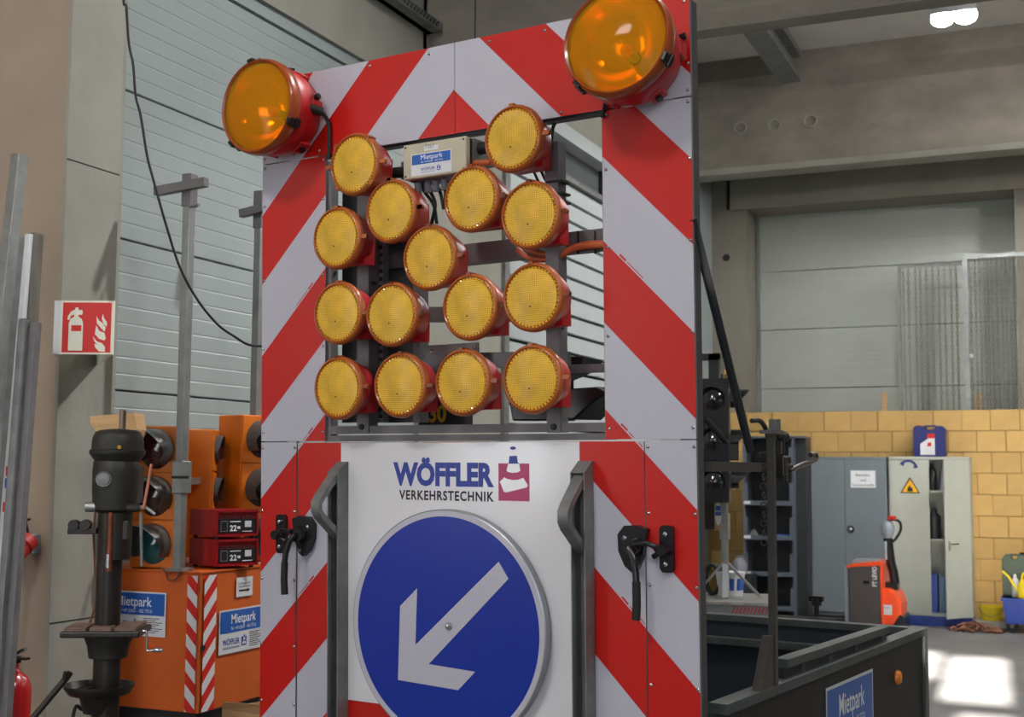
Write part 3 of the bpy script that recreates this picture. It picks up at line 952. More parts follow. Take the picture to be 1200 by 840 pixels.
# control box
cb0, cb1 = lp(473, 212, -.06), lp(545.5, 160, -.06)
a0 = lp(472.5, 170.5, -.06); a1 = lp(474, 211, -.06); a2 = lp(546, 157.5, -.06)
bx = MB().box((a0.x, -.06, a1.z), (a2.x, -.035, a0.z), BEIGE)
cbx = bp_(bx, 'control_box', bevel=.004)
MB().box((a0.x + .004, -.035, a1.z + .004), (a2.x - .002, -.022, a0.z - .004), RUBBER).box((a0.x, -.022, a1.z), (a2.x, .06, a0.z), GALVD).build('box_body', cbx)
sx0, sx1 = lp(482, 190, -.0605).x, lp(529, 180, -.0605).x
sz0, sz1 = lp(482, 207, -.0605).z, lp(482, 181.5, -.0605).z
W_, H_ = sx1 - sx0, sz1 - sz0
def mietpark(m, x0, z0, W, H, y, small=True, rows=True, M=None, split=.47):
    e = .001
    m.flat([(x0, z0), (x0 + W, z0), (x0 + W, z0 + H), (x0, z0 + H)], y, PAPER, M)
    mg = W * .02
    m.flat([(x0 + mg, z0 + H * split), (x0 + W - mg, z0 + H * split), (x0 + W - mg, z0 + H - mg), (x0 + mg, z0 + H - mg)], y - e, INKB, M)
    m.text('Mietpark', x0 + W * .52, z0 + H * (split + .20), H * .22, W * .54, y - 2 * e, TEXTW, M, bold=(.0 if small else .01))
    m.text('Tel. +49 (0)561 - 402 777-0', x0 + W * .52, z0 + H * (split + .055), H * .075, W * .55, y - 2 * e, TEXTW, M)
    m.text('WÖFFLER', x0 + W * (.42 if not rows else .26), z0 + H * .2, H * .13, W * .36, y - e, LBLUE, M, bold=.02)
    m.text('VERKEHRSTECHNIK', x0 + W * (.42 if not rows else .26), z0 + H * .1, H * .05, W * .36, y - e, LBLUE, M)
    cx, cz, s = x0 + W * (.69 if not rows else .54), z0 + H * .13, H * .2
    m.flat([(cx - s * .5, cz), (cx + s * .5, cz), (cx + s * .5, cz + s), (cx - s * .5, cz + s)], y - e, LBLUE, M)
    m.flat([(cx - s * .4, cz + s * .15), (cx + s * .4, cz + s * .15), (cx + s * .25, cz + s * .45), (cx - s * .25, cz + s * .45)], y - 2 * e, PAPER, M)
    m.flat([(cx - s * .2, cz + s * .6), (cx + s * .2, cz + s * .6), (cx + s * .1, cz + s * 1.2), (cx - s * .1, cz + s * 1.2)], y - 2 * e, PAPER, M)
    m.flat([(cx - s * .13, cz + s * .95), (cx + s * .13, cz + s * .95), (cx + s * .1, cz + s * 1.25), (cx - s * .1, cz + s * 1.25)], y - 3 * e, LBLUE, M)
    if rows:
        for k_ in range(8):
            zz = z0 + H * (.08 + .045 * k_)
            m.flat([(x0 + W * .66, zz), (x0 + W * (.86 + .09 * ((k_ * 7) % 3) / 2), zz), (x0 + W * (.86 + .09 * ((k_ * 7) % 3) / 2), zz + H * .016), (x0 + W * .66, zz + H * .016)], y - e, INK, M)
    return m
mietpark(MB(), sx0, sz0, W_, H_, -.0606, True, False, split=.5).build('hire_sticker', cbx, recalc=False)
q0, q1 = lp(497, 177, -.0605), lp(513.5, 169, -.0605)
MB().flat([(q0.x, q0.z), (q1.x, q0.z), (q1.x, q1.z), (q0.x, q1.z)], -.0607, PAPER).text('7087', (q0.x * .6 + q1.x * .4), q0.z + .006, .014, None, -.0611, GALVD).build('number_label', cbx, recalc=False)
for px in (488, 499, 508.5, 519):
    q = lp(px, 206, .0)
    MB().cyl((q.x, .01, a1.z + .002), (q.x, .01, a1.z - .035), .0125, GREYP, 12).build('cable_gland', cbx, smooth=40)
for X_, Z_ in ((a0.x + .01, a0.z - .01), (a2.x - .01, a0.z - .01), (a0.x + .01, a1.z + .01), (a2.x - .01, a1.z + .01)):
    MB().lathe([(.001, -.002), (.004, -.001), (.004, 0)], INK, 8, 'Y', (X_, -.0602, Z_)).build('screw', cbx)
q = lp(551, 176, .02)
MB().cyl((a2.x + .0, .02, q.z), (a2.x + .05, .02, q.z), .02, RUBBER, 14).build('plug', cbx, smooth=40)
bp_(MB().cyl((lp(457, 205, .03).x, .03, lp(457, 203, .03).z), (a0.x - .002, .03, lp(470, 203, .03).z), .019, RUBBER, 14), 'cable_plug', smooth=40)

# the two big warning lamps
def big_lamp(cx, cy, R, yaw, pitch, off):
    q = lp(cx, cy, -off)
    M = tilt @ T(q.x, -off, q.z) @ Matrix.Rotation(yaw, 4, 'Z') @ Matrix.Rotation(pitch, 4, 'X')
    m = MB()
    m.lathe([(R * .93, .035), (R * .97, .05), (R * .93, .10), (R * .86, .15), (R * .80, .18), (R * .6, .185)], LAMPRED, 56, 'Y')
    L_ = m.build('warning_lamp', TR, M, smooth=40)
    MB().lathe([(R * .91, -.004), (R * .95, -.010), (R * .985, -.004), (R, .012), (R, .034), (R * .96, .044)], RIMD, 64, 'Y').build('rim', L_, smooth=50)
    MB().lathe([(.0005, -.030), (R * .3, -.027), (R * .6, -.018), (R * .8, -.009), (R * .92, .0), (R * .92, .006), (R * .8, -.003), (R * .6, -.012), (R * .3, -.021), (.0005, -.024)], BIGLENS, 64, 'Y').build('lens', L_, smooth=60)
    MB().lathe([(R * .91, .02), (R * .85, .05), (R * .72, .088), (R * .5, .122), (R * .25, .145), (.02, .15)], BOWL, 64, 'Y').build('reflector', L_, smooth=60)
    MB().cyl((0, .15, 0), (0, .09, 0), .014, GREYP, 12).ball((0, .082, 0), .02, BULB, 8).build('bulb', L_, smooth=60)
    for k_ in range(6):
        t_ = k_ * PI / 3 + .5
        MB().box((-.025, .115, R * .80), (.025, .165, R * .93), LAMPRED).build('cooling_block', L_, Matrix.Rotation(t_, 4, 'Y'), bevel=.004)
    for t_ in (.45, 2.35, 4.55):
        MB().box((-.014, -.012, R * .96), (.014, .05, R * 1.03), BLACK).box((-.02, .02, R * 1.0), (.02, .035, R * 1.06), BLACK).build('clip', L_, Matrix.Rotation(t_ + PI / 2, 4, 'Y'), bevel=.003)
    for t_ in (.2, 1.3, 2.6):
        MB().cyl((0, .14, R * .86), (0, .14, R * .99), .011, BLACK, 10).build('screw', L_, Matrix.Rotation(t_, 4, 'Y'), smooth=40)
    bp_(MB().cyl((0, -off + .17, 0), (0, .02, 0), .05, FRAMED, 18), 'lamp_mount', T(q.x + math.sin(-yaw) * -.12, 0, q.z), smooth=40)
    return q
q = big_lamp(301.5, 124.5, .168, 0, 0, .19)
q2 = big_lamp(722, 47, .168, math.radians(5), math.radians(-6), .20)
cable('big_lamp_cable', [lp(361, 126, -.08), lp(374, 129, -.05), lp(384, 142, -.02), lp(386, 165, -.012), lp(385, 186, -.01)], .007, RUBBER)
bp_(MB().cyl(lp(360, 125, -.09), lp(378, 131, -.05), .015, RUBBER, 12), 'cable_plug', smooth=40)

# ---- trailer body behind the board (level frame)
def lr(axis, x, y, v):
    return met(WR, axis, x, y, v)
SX = .87                                     # outer right side
RZ = lr(0, 907, 800, SX).z
far_ = lr(0, 1083, 737, SX)
RZ = (lr(0, 860, 818, SX).z + far_.z) / 2
YB0, YB1 = .10, far_.y
#print('RZ', RZ, lr(0, 826, 832, SX), far_, lr(0, 907, 800, SX))
bz = .42
for (name, a_, b_, mt) in (('side_board', (SX - .03, YB0, bz), (SX, YB1, RZ - .03), BOXD), ('side_board', (-SX, YB0, bz), (-SX + .03, YB1, RZ - .03), BOXD),
                           ('end_board', (-SX + .03, YB1 - .03, bz), (SX - .03, YB1, RZ - .03), BOXIN), ('floor_board', (-SX, YB0, bz - .04), (SX, YB1, bz), BOXIN), ('end_board', (-SX + .03, YB0, bz), (SX - .03, YB0 + .03, RZ - .03), BOXIN)):
    MB().box(a_, b_, mt).build(name, TR)
for (a_, b_) in (((SX - .05, YB0, RZ - .03), (SX + .012, YB1 + .012, RZ + .0)), ((-SX - .012, YB0, RZ - .03), (-SX + .05, YB1 + .012, RZ)), ((-SX + .05, YB1 - .05, RZ - .03), (SX - .05, YB1 + .012, RZ)), ((SX - .002, YB1 - .04, bz), (SX + .012, YB1 + .012, RZ - .03))):
    MB().box(a_, b_, RIMST).build('rim_rail', TR)
MB().box((-SX + .05, YB1 - .12, RZ - .13), (SX - .05, YB1 - .06, RZ - .10), RIMST).build('inner_ledge', TR)
# raised ramp rail on the right rim
ra, rb = lr(0, 915, 777, SX - .03), lr(0, 1036, 737, SX - .03)
MB().bar((SX - .03, ra.y, ra.z), (SX - .03, rb.y, ra.z + (rb.z - ra.z)), .05, .028, RIMST).build('rest_rail', TR)
MB().bar((SX - .03, ra.y, ra.z - .03), (SX - .03, rb.y, rb.z - .03), .02, .04, FRAMED).build('rest_rail', TR)
for t_ in (.15, .4, .65, .95):
    y = ra.y + (rb.y - ra.y) * t_
    MB().box((SX - .045, y - .02, RZ), (SX - .015, y + .02, ra.z + (rb.z - ra.z) * t_ - .02), RIMST).build('rail_foot', TR)
# side sticker and reflector
s0, s1 = lr(0, 967, 805, SX), lr(0, 1022, 785, SX)
MS = T(SX, 0, 0) @ Matrix.Rotation(PI / 2, 4, 'Z')
sw = s1.y - s0.y
sz1 = lr(0, 1022, 783, SX).z
sh_ = .36
MB2 = mietpark(MB(), s0.y, sz1 - sh_, sw, sh_, -.002, False, True)
MB2.build('hire_sticker', TR, MS, recalc=False)
q = lr(0, 1050.5, 793.5, SX)
MB().lathe([(.001, .022), (.022, .018), (.03, .008), (.03, 0)], mat('reflector_orange', (222, 120, 30), .25, coat=.5), 20, 'X', (SX + .001, q.y, q.z)).build('side_reflector', TR, smooth=50)
# post, bar, strut, hooks
pf = lr(0, 907, 800, SX + .0)
ptp = lr(0, 907, 507, SX)
MB().box((SX - .012, pf.y - .012, RZ - .03), (SX + .012, pf.y + .008, ptp.z), POSTM).hexa([(SX - .02, pf.y - .14, RZ), (SX + .01, pf.y - .14, RZ), (SX + .01, pf.y - .03, RZ), (SX - .02, pf.y - .03, RZ), (SX - .02, pf.y - .05, RZ + .16), (SX + .01, pf.y - .05, RZ + .16), (SX + .01, pf.y - .03, RZ + .16), (SX - .02, pf.y - .03, RZ + .16)], POSTM).build('support_post', TR)
MB().bar((SX - .004, pf.y - .03, ptp.z + .002), (SX - .004, pf.y + .06, ptp.z + .002), .05, .012, FRAME).box((SX - .02, pf.y + .03, ptp.z), (SX + .01, pf.y + .06, ptp.z + .045), GALVD).build('post_head', TR)
bzr = lr(0, 870, 547, SX).z
MB().bar((SX - .03, .06, bzr), (SX - .03, pf.y + .0, bzr), .03, .03, POSTM).build('stay_bar', TR)
st0, st1 = lr(0, 819, 255, SX), lr(0, 886, 528, SX)
MB().cyl((SX - .02, st0.y, st0.z), (SX - .02, st1.y, st1.z), .0135, FRAMED, 14).build('lifting_strut', TR, smooth=40)
g = [lr(0, x, y, SX - .02) for x, y in ((881, 493), (890, 493), (897, 502), (902, 525), (900, 531), (889, 533))]
cable('strut_loop', g, .008, FRAMED, TR, Matrix.Identity(4))
g = [lr(0, x, y, SX - .03) for x, y in ((826, 490), (845, 512), (862, 533))]
cable('release_lever', g, .009, FRAMED, TR, Matrix.Identity(4))
MB().box((SX - .05, lr(0, 862, 540, SX).y - .03, bzr + .02), (SX - .01, lr(0, 862, 540, SX).y + .05, bzr + .07), FRAMED).build('lever_block', TR)
kb = MB()
c_ = lr(0, 922, 545, SX)
kb.box((SX - .03, c_.y - .05, c_.z - .035), (SX + .01, c_.y - .01, c_.z + .03), CASTD)
kb.box((SX - .02, c_.y - .01, c_.z - .015), (SX + .005, c_.y + .06, c_.z + .005), CASTD)
kb.cyl((SX - .01, c_.y + .03, c_.z - .06), (SX - .01, c_.y + .035, c_.z + .03), .012, CASTD, 10)
kb.cyl((SX - .01, c_.y - .02, c_.z + .03), (SX - .01, c_.y - .02, c_.z + .09), .012, CASTD, 10)
lk = kb.build('tension_lock', TR, bevel=.006)
for dy in (-.03, .01):
    MB().ball((SX - .01, c_.y + dy, c_.z + .095), .017, CASTD, 8).build('ball_knob', lk, smooth=60)
cable('safety_hook', [lr(0, x, y, SX) for x, y in ((925, 552), (938, 545), (950, 541), (956, 537), (955, 532), (950, 533))], .009, CASTD, TR, Matrix.Identity(4))
ch0 = lr(0, 898, 548, SX)
chain = MB()
for k_ in range(9):
    z = ch0.z - .03 * k_
    chain.lathe([(.010, -.003), (.013, 0), (.010, .003), (.007, 0), (.010, -.003)], FRAMED, 10, 'X' if k_ % 2 else 'Y', (SX - .01, ch0.y, z))
tag(chain.build('lock_chain', TR), kind='stuff')
# wheels, axle, drawbar
for s_ in (-1, 1):
    whl = MB()
    whl.lathe([(.12, -.085), (.24, -.09), (.285, -.07), (.30, -.04), (.30, .04), (.285, .07), (.24, .09), (.12, .085)], RUBBER, 36, 'X')
    wo = whl.build('wheel', TR, T(s_ * .70, 1.3, .30), smooth=35)
    MB().lathe([(.001, .03 * s_), (.05, .06 * s_), (.09, .04 * s_), (.15, .05 * s_)], GALV, 24, 'X').build('wheel_hub', wo, smooth=50)
MB().cyl((-.62, 1.3, .30), (.62, 1.3, .30), .03, FRAMED, 12).build('axle', TR)
for s_ in (-.45, .45):
    MB().box((s_ - .04, .06, .30), (s_ + .04, YB1 - .05, .38), FRAMED).build('chassis_beam', TR)
# lights and gear carried inside the box, seen through the opening
def on_board(px, py, d):
    return lr(1, px, py, d)
fl = on_board(668, 432, .5)
m = MB()
m.hexa([(fl.x - .05, .42, fl.z - .05), (fl.x + .09, .42, fl.z + .0), (fl.x + .09, .56, fl.z + .0), (fl.x - .05, .56, fl.z - .05), (fl.x - .05, .42, fl.z + .05), (fl.x + .10, .42, fl.z + .03), (fl.x + .10, .56, fl.z + .03), (fl.x - .05, .56, fl.z + .05)], BLACK)
m.cyl((fl.x, .5, fl.z - .04), (fl.x, .5, fl.z - .13), .014, BLACK, 8)
m.build('work_light', TR)
MB().box((fl.x - .1, .45, fl.z - .16), (fl.x + .14, .55, fl.z - .13), FRAMED).build('work_light_bracket', TR)

# ================================================================== LEFT SIDE
def thick_bar(name, top, bot, wd, dp, mt, label, group=None, cat='bar', ends=None):
    m = MB()
    m.bar(top, bot, wd, dp, mt, up=(0, -1, 0))
    o = m.build(name, bevel=.002)
    return tag(o, label, cat, group)

# fire extinguisher nose sign on the grey pillar face
pf_ = on(0, 75, 380, -3.79)
FY0 = on(0, 69.5, 381, -3.79)
fs = empty('fire_extinguisher_sign', (-3.79, 4.06, 0), 0, 'red fire extinguisher sign with flames, wedge shaped, on the grey pillar', 'sign')
z_top, z_bot = at(102, 352, 4.93).z, at(102, 415.5, 4.93).z
p0 = Vector((-.0, -.03, 0))                       # edge at the pillar, near
tip = at(133, 385, 4.93) - Vector((-3.79, 4.06, 0)); tip.z = 0
p0 = at(71, 385, 4.93) - Vector((-3.79, 4.06, 0)); p0.z = 0
p0 = Vector((.001, p0.y, 0)) if p0.x < .001 else p0
th = Vector((tip.x - p0.x, tip.y - p0.y, 0))
SWd = th.length
th.normalize()
Fm = frame((p0.x, p0.y, z_bot), (th.x, th.y, 0), (-th.y, th.x, 0))
HH = z_top - z_bot
MB().box((0, -.004, 0), (SWd, 0, HH), GLOWPAPER).build('front_face', fs, Fm)
back_y = max(tip.y + .14, .2)
MB().hexa([(tip.x, tip.y, z_bot), (tip.x, tip.y + .006, z_bot), (.001, back_y, z_bot), (.001, back_y - .006, z_bot), (tip.x, tip.y, z_top), (tip.x, tip.y + .006, z_top), (.001, back_y, z_top), (.001, back_y - .006, z_top)], GLOWPAPER).build('rear_face', fs)
MB().box((-.0, -.003, 0), (-.026, .03, HH), PAPER).build('flange', fs, Fm)
pr = MB()
ax, az = SWd * .04, HH * .035
pr.flat([(ax, az), (SWd - ax, az), (SWd - ax, HH - az), (ax, HH - az)], -.0045, SIGNRED)
def sq(x, y):       # symbol coordinates taken on the sign: x 0..1, y 0..1 from top
    return (SWd * x, HH * (1 - y))
pr.flat([sq(*q) for q in ((.16, .93), (.43, .93), (.43, .42), (.40, .34), (.34, .30), (.34, .26), (.40, .27), (.42, .22), (.40, .17), (.34, .18), (.33, .13), (.28, .13), (.27, .17), (.20, .20), (.14, .29), (.13, .36), (.17, .36), (.19, .29), (.25, .26), (.26, .30), (.19, .34), (.16, .42))][::-1], -.005, GLOWPAPER)
pr.flat([sq(*q) for q in ((.21, .57), (.40, .57), (.40, .46), (.21, .46))], -.0055, SIGNRED)
for fl_ in (((.62, .66), (.70, .76), (.80, .79), (.86, .86), (.86, .95), (.74, .94), (.67, .86), (.66, .80), (.72, .82), (.66, .76)), ((.68, .46), (.74, .56), (.84, .60), (.87, .70), (.84, .74), (.74, .71), (.66, .62)), ((.68, .28), (.72, .36), (.80, .42), (.86, .50), (.84, .58), (.76, .50), (.69, .42)), ((.80, .24), (.82, .32), (.88, .40), (.88, .48), (.82, .44), (.78, .34))):
    pr.flat([sq(*q) for q in fl_], -.005, GLOWPAPER)
pr.build('symbol', fs, Fm, recalc=False)

# bars leaning on the warm pillar
def lean(name, p_top, p_bot, d0, wpx, dp, mt, label):
    a_, b_ = at(*p_top, d0), at(*p_bot, d0 - .18)
    # carry on down to the floor
    dr = (b_ - a_).normalized()
    c_ = a_ + dr * ((.0 - a_.z) / dr.z)
    wd = wpx * d0 / F_PX
    return thick_bar(name, a_, c_ + Vector((0, 0, .0)), wd, dp, mt, label, 'profiles leaning in the left corner')
lean('steel_tube', (23, 182), (-3, 420), 4.90, 13, .05, GALV, 'tall grey steel tube, highest of the bars leaning on the left pillar')
lean('steel_profile', (20, 278), (-4, 600), 4.95, 12, .04, GALVD, 'dark grey profile leaning between the tall tube and the white board')
lean('white_board', (36, 275), (4, 640), 4.86, 9, .03, PAPER, 'narrow white board with small red bands leaning on the left pillar')
lean('wooden_batten', (43, 274), (19, 640), 4.88, 8, .05, DWOOD, 'weathered wooden batten leaning right beside the white board')
lean('steel_profile', (28.5, 374), (9, 640), 4.79, 9, .03, GALVD, 'shorter dark steel bar leaning in front of the white board')
lean('steel_profile', (42, 378), (22, 640), 4.80, 10, .03, FRAME, 'dark steel bar with slanted top, rightmost of the leaning bars')
wbd = bpy.data.objects['white_board']
for k_, (py, mt) in enumerate(((552, SIGNRED), (566, INKB), (594, SIGNRED))):
    f0 = 4.86 - .18 * (py - 275) / 365 - .022
    a_ = at(36 - 32 * (py - 275) / 365, py, f0)
    MB().box((a_.x - .016, a_.y - .004, a_.z - .018), (a_.x + .016, a_.y - .001, a_.z + .018), mt).build('band', wbd)
# red wall plug with its socket, white tag
pq = on(1, 41, 640, 4.04)
pg_ = empty('power_plug', (pq.x, 4.045, pq.z), 0, 'red industrial power plug in the wall behind the leaning bars', 'plug')
MB().box((-.028, -.05, -.03), (.028, 0, .05), GREYP).build('wall_socket', pg_, bevel=.005)
MB().cyl((0, -.04, .03), (.0, -.13, -.05), .042, CEERED, 18, .034).cyl((0, -.05, .025), (0, -.075, .007), .046, CEERED, 18).build('plug_body', pg_, smooth=40)
cable('cord', [(0, -.13, -.04), (0, -.16, -.10), (-.02, -.12, -.35), (-.03, -.06, -.8)], .009, RUBBER, pg_, Matrix.Identity(4))
cable('cord', [(-.01, -.03, .04), (-.02, -.04, .10), (-.03, -.01, .11)], .006, RUBBER, pg_, Matrix.Identity(4))

# extinguisher at the lower left edge
fe_p = at(14, 800, 4.62)
fe = empty('fire_extinguisher', (fe_p.x, fe_p.y, 0), 0, 'red fire extinguisher with black lever standing at the lower left edge', 'extinguisher')
ztop = at(14, 787, 4.62).z
MB().lathe([(.001, .002), (.066, .002), (.068, .03), (.068, ztop - .06), (.055, ztop - .02), (.03, ztop), (.022, ztop + .01), (.022, ztop + .03), (.001, ztop + .03)], EXTRED, 28).build('cylinder', fe, smooth=40)
MB().box((-.02, -.02, ztop + .03), (.02, .02, ztop + .055), BLACK).bar((-.01, 0, ztop + .05), (.07, 0, ztop + .05), .025, .008, BLACK).bar((-.01, 0, ztop + .055), (.06, 0, ztop + .085), .025, .008, BLACK).build('lever', fe)
cable('hose', [(-.02, 0, ztop + .04), (-.07, -.02, ztop + .0), (-.082, -.03, ztop - .15), (-.08, -.03, ztop - .3)], .01, RUBBER, fe, Matrix.Identity(4))
MB().box((-.045, -.0705, ztop - .28), (.045, -.05, ztop - .12), PAPER).build('instruction_label', fe)
# dark forked stick and cable on the floor side
a_, b_ = at(78, 794, 4.3), at(38, 842, 4.2)
d_ = (b_ - a_).normalized()
e_ = a_ + d_ * ((0.012 - a_.z) / d_.z) if d_.z < 0 else b_
e_ = b_ + (b_ - a_).normalized() * .25
e_ = Vector((b_.x - .35, b_.y - .05, .012))
ps = empty('pry_bar', e_, 0, 'dark forked iron bar leaning up to the drill press column', 'pry bar')
I4 = Matrix.Identity(4)
MB().tube([Vector((0, 0, 0)), b_ - e_, a_ - e_, at(82, 788, 4.3) - e_], .011, CASTD, 8).build('shaft', ps, smooth=50)
MB().tube([at(75, 799, 4.29) - e_, at(76, 792, 4.29) - e_, at(77.5, 787, 4.29) - e_], .008, CASTD, 8).build('fork_tine', ps, smooth=50)

# wall cable hanging in front of the left door
cb = [at(x, y, z_) for x, y, z_ in ((145, -20, 4.9), (148, 8, 4.9), (151, 50, 4.9), (156, 76, 4.9), (159, 112, 4.9), (165, 136, 4.9), (172, 180, 4.9), (179, 208, 4.9), (196, 268, 4.92), (212, 316, 4.95), (232, 352, 5.0), (255, 380, 5.05), (276, 395, 5.1), (292, 404, 5.15), (312, 406, 5.2), (330, 410, 5.25), (342, 428, 5.3), (348, 480, 5.3), (350, 600, 5.3), (350, 800, 5.3), (350, 1010, 5.3))]
cb = [Vector((cb[0].x, cb[0].y, CEZ)), Vector((cb[0].x, cb[0].y, cb[0].z + .8))] + cb
hc = cable('hanging_cable', cb, .0052, RUBBER, None, Matrix.Identity(4))
tag(hc, 'thin dark cable sagging in front of the left sectional door', 'cable')

# ---- pillar drill
DD = 4.42
def px2(w_): return w_ * DD / F_PX
dc = at(128, 700, DD)
dr = empty('drill_press', (dc.x, dc.y, 0), math.atan2(-dc.x, dc.y) * .7, 'old dark iron pillar drill with round table in front of the grey pillar', 'drill press')
def dz(y): return at(128, y, DD).z
def dx_(x): return px2(x - 128)
MB().cyl((0, 0, .03), (0, 0, dz(745)), px2(15.5), CASTD, 28).build('lower_column', dr, smooth=40)
MB().cyl((dx_(127), 0, dz(745)), (dx_(127), 0, dz(590)), px2(14.5), CASTD, 28).build('column', dr, smooth=40)
MB().lathe([(.001, .0), (.22, 0), (.24, .02), (.22, .05), (.09, .09), (.065, .14)], CAST, 36).build('base', dr, smooth=35)
za = dz(812)
MB().lathe([(px2(17), za - .06), (px2(22), za - .005), (px2(34), za + .004), (px2(40), za + .028), (px2(40), za + .036), (px2(37), za + .036), (px2(32), za + .016), (px2(15), za + .018)], CASTD, 40, 'Z', (dx_(120), 0, 0)).build('tray', dr, smooth=40)
zb = dz(735)
tb = MB()
tb.box((dx_(82), -.11, zb - .022), (dx_(171), .11, zb), CASTD)
tbo = tb.build('table', dr, bevel=.006)
tp = MB()
for i_ in range(3):
    x0 = dx_(86) + i_ * px2(28)
    MB().box((x0, -.095, zb), (x0 + px2(24), .095, zb + .012), mat('rusty_plate', (120, 96, 82), .6, var=.3, scale=14)).build('clamp_plate', tbo)
MB().lathe([(px2(16), zb - .105), (px2(22), zb - .10), (px2(24), zb - .06), (px2(28), zb - .03), (px2(28), zb - .022), (px2(15), zb - .022)], CAST, 28, 'Z', (dx_(129), 0, 0)).build('table_bracket', dr, smooth=40)
cr = cable('table_crank', [(dx_(171), -.06, zb - .005), (dx_(176), -.06, zb - .01), (dx_(177), -.06, zb - .07), (dx_(178), -.06, dz(759)), (dx_(184), -.06, dz(759))], .004, STEEL, dr, I4)
MB().lathe([(.004, 0), (.009, .012), (.008, .03), (.004, .036)], STEEL, 12, 'X', (dx_(183), -.06, dz(758.5))).build('crank_grip', dr, smooth=50)
# head
MB().cyl((dx_(132), 0, dz(655)), (dx_(132), 0, dz(598)), px2(19), CASTD, 26, px2(20)).build('quill_guide', dr, smooth=40)
MB().box((dx_(144), -.05, dz(632)), (dx_(150), .03, dz(610)), CASTD).build('depth_stop', dr, bevel=.003)
MB().cyl((dx_(131), -px2(20), dz(668)), (dx_(131), -px2(20), dz(600)), px2(3.2), mat('copper_rod', (132, 72, 52), .4, .6, var=.3, scale=20), 12).build('spindle_rod', dr, smooth=40)
MB().cyl((dx_(130), -px2(20), dz(664)), (dx_(130), -px2(20), dz(648)), px2(3.5), STEEL, 10).build('chuck', dr, smooth=40)
hd = MB()
hd.lathe([(px2(20), dz(601)), (px2(25), dz(597)), (px2(26.5), dz(575)), (px2(27), dz(552)), (px2(26), dz(541)), (px2(22), dz(536))], CAST, 30, 'Z', (dx_(131), 0, 0), cap=True)
hd.box((dx_(106), -.02, dz(590)), (dx_(154), .14, dz(545)), CAST)
hd.build('head', dr, smooth=35)
MB().lathe([(px2(22), dz(546)), (px2(25), dz(541)), (px2(29.5), dz(535)), (px2(31), dz(533)), (px2(32.2), dz(531)), (px2(32.2), dz(527.5)), (px2(30), dz(526)), (px2(29.6), dz(517)), (px2(28.5), dz(511)), (px2(26), dz(506)), (px2(21), dz(503.5)), (px2(8), dz(502)), (.001, dz(502))], CAST, 40, 'Z', (dx_(132), 0, 0)).build('belt_cover', dr, smooth=40)
MB().cyl((dx_(136.5), 0, dz(505)), (dx_(136.5), 0, dz(480)), px2(4), mat('worn_steel', (128, 110, 100), .35, .8), 16).lathe([(px2(4), dz(480)), (px2(3), dz(478.5)), (.001, dz(478.2))], GALV, 16, 'Z', (dx_(136.5), 0, 0)).build('spindle_top', dr, smooth=40)
MB().lathe([(.001, -.006), (px2(2.2), -.004), (px2(2.2), 0)], mat('yellow_dot', (206, 158, 30), .5), 12, 'Y', (dx_(140), -px2(29.6), dz(524))).build('yellow_dot', dr)
MB().lathe([(.001, -.012), (px2(7), -.010), (px2(7.5), -.006), (px2(9), -.008), (px2(9), 0)], GALVD, 24, 'Y', (dx_(123), -px2(26.3), dz(561))).build('dial', dr, smooth=40)
MB().cyl((dx_(100), -.03, dz(594)), (dx_(112), -.03, dz(594)), px2(6), GALV, 14).build('feed_hub', dr, smooth=40)
MB().cyl((dx_(148), -.04, dz(595)), (dx_(163), -.04, dz(595)), px2(6), CAST, 14, px2(4)).tube([(dx_(162), -.04, dz(594)), (dx_(170), -.05, dz(594)), (dx_(176), -.055, dz(598)), (dx_(181), -.055, dz(602))], px2(2.2), GALV, 8).build('feed_shaft', dr, smooth=45)
MB().cyl((dx_(168), -.06, dz(596)), (dx_(175.5), -.06, dz(543)), px2(1.7), mat('copper_lever', (190, 118, 100), .4), 10).build('feed_lever', dr, smooth=40)
MB().cyl((dx_(165), -.06, dz(600)), (dx_(168), -.06, dz(662)), px2(1.9), GALVD, 10).build('feed_lever', dr, smooth=40)
ly = dz(622)
MB().box((dx_(79), -.02, ly - .012), (dx_(112), .02, ly + .01), CASTD).build('side_arm', dr, bevel=.002)
for x_ in (86, 99):
    MB().lathe([(px2(6), -.03), (px2(6.5), 0), (px2(5), .03)], CASTD, 16, 'Y', (dx_(x_), 0, ly + .02), cap=True).build('roller', dr, smooth=40)
MB().lathe([(.001, -.07), (.06, -.07), (.066, -.05), (.066, .05), (.06, .07), (.001, .07)], CAST, 26, 'Z', (dx_(118), .17, dz(535))).build('motor', dr, smooth=40)
MB().box((dx_(112), .06, dz(560)), (dx_(130), .16, dz(540)), CAST).build('motor_bracket', dr)
cable('motor_cord', [(dx_(107), .1, dz(560)), (dx_(103), .06, dz(620)), (dx_(109), .05, dz(700)), (dx_(103), .04, dz(735))], .004, ROPE, dr, I4)
cable('motor_cord', [(dx_(112), .06, dz(800)), (dx_(100), .04, dz(830)), (dx_(88), .03, dz(850)), (dx_(80), .02, .05)], .006, RUBBER, dr, I4)
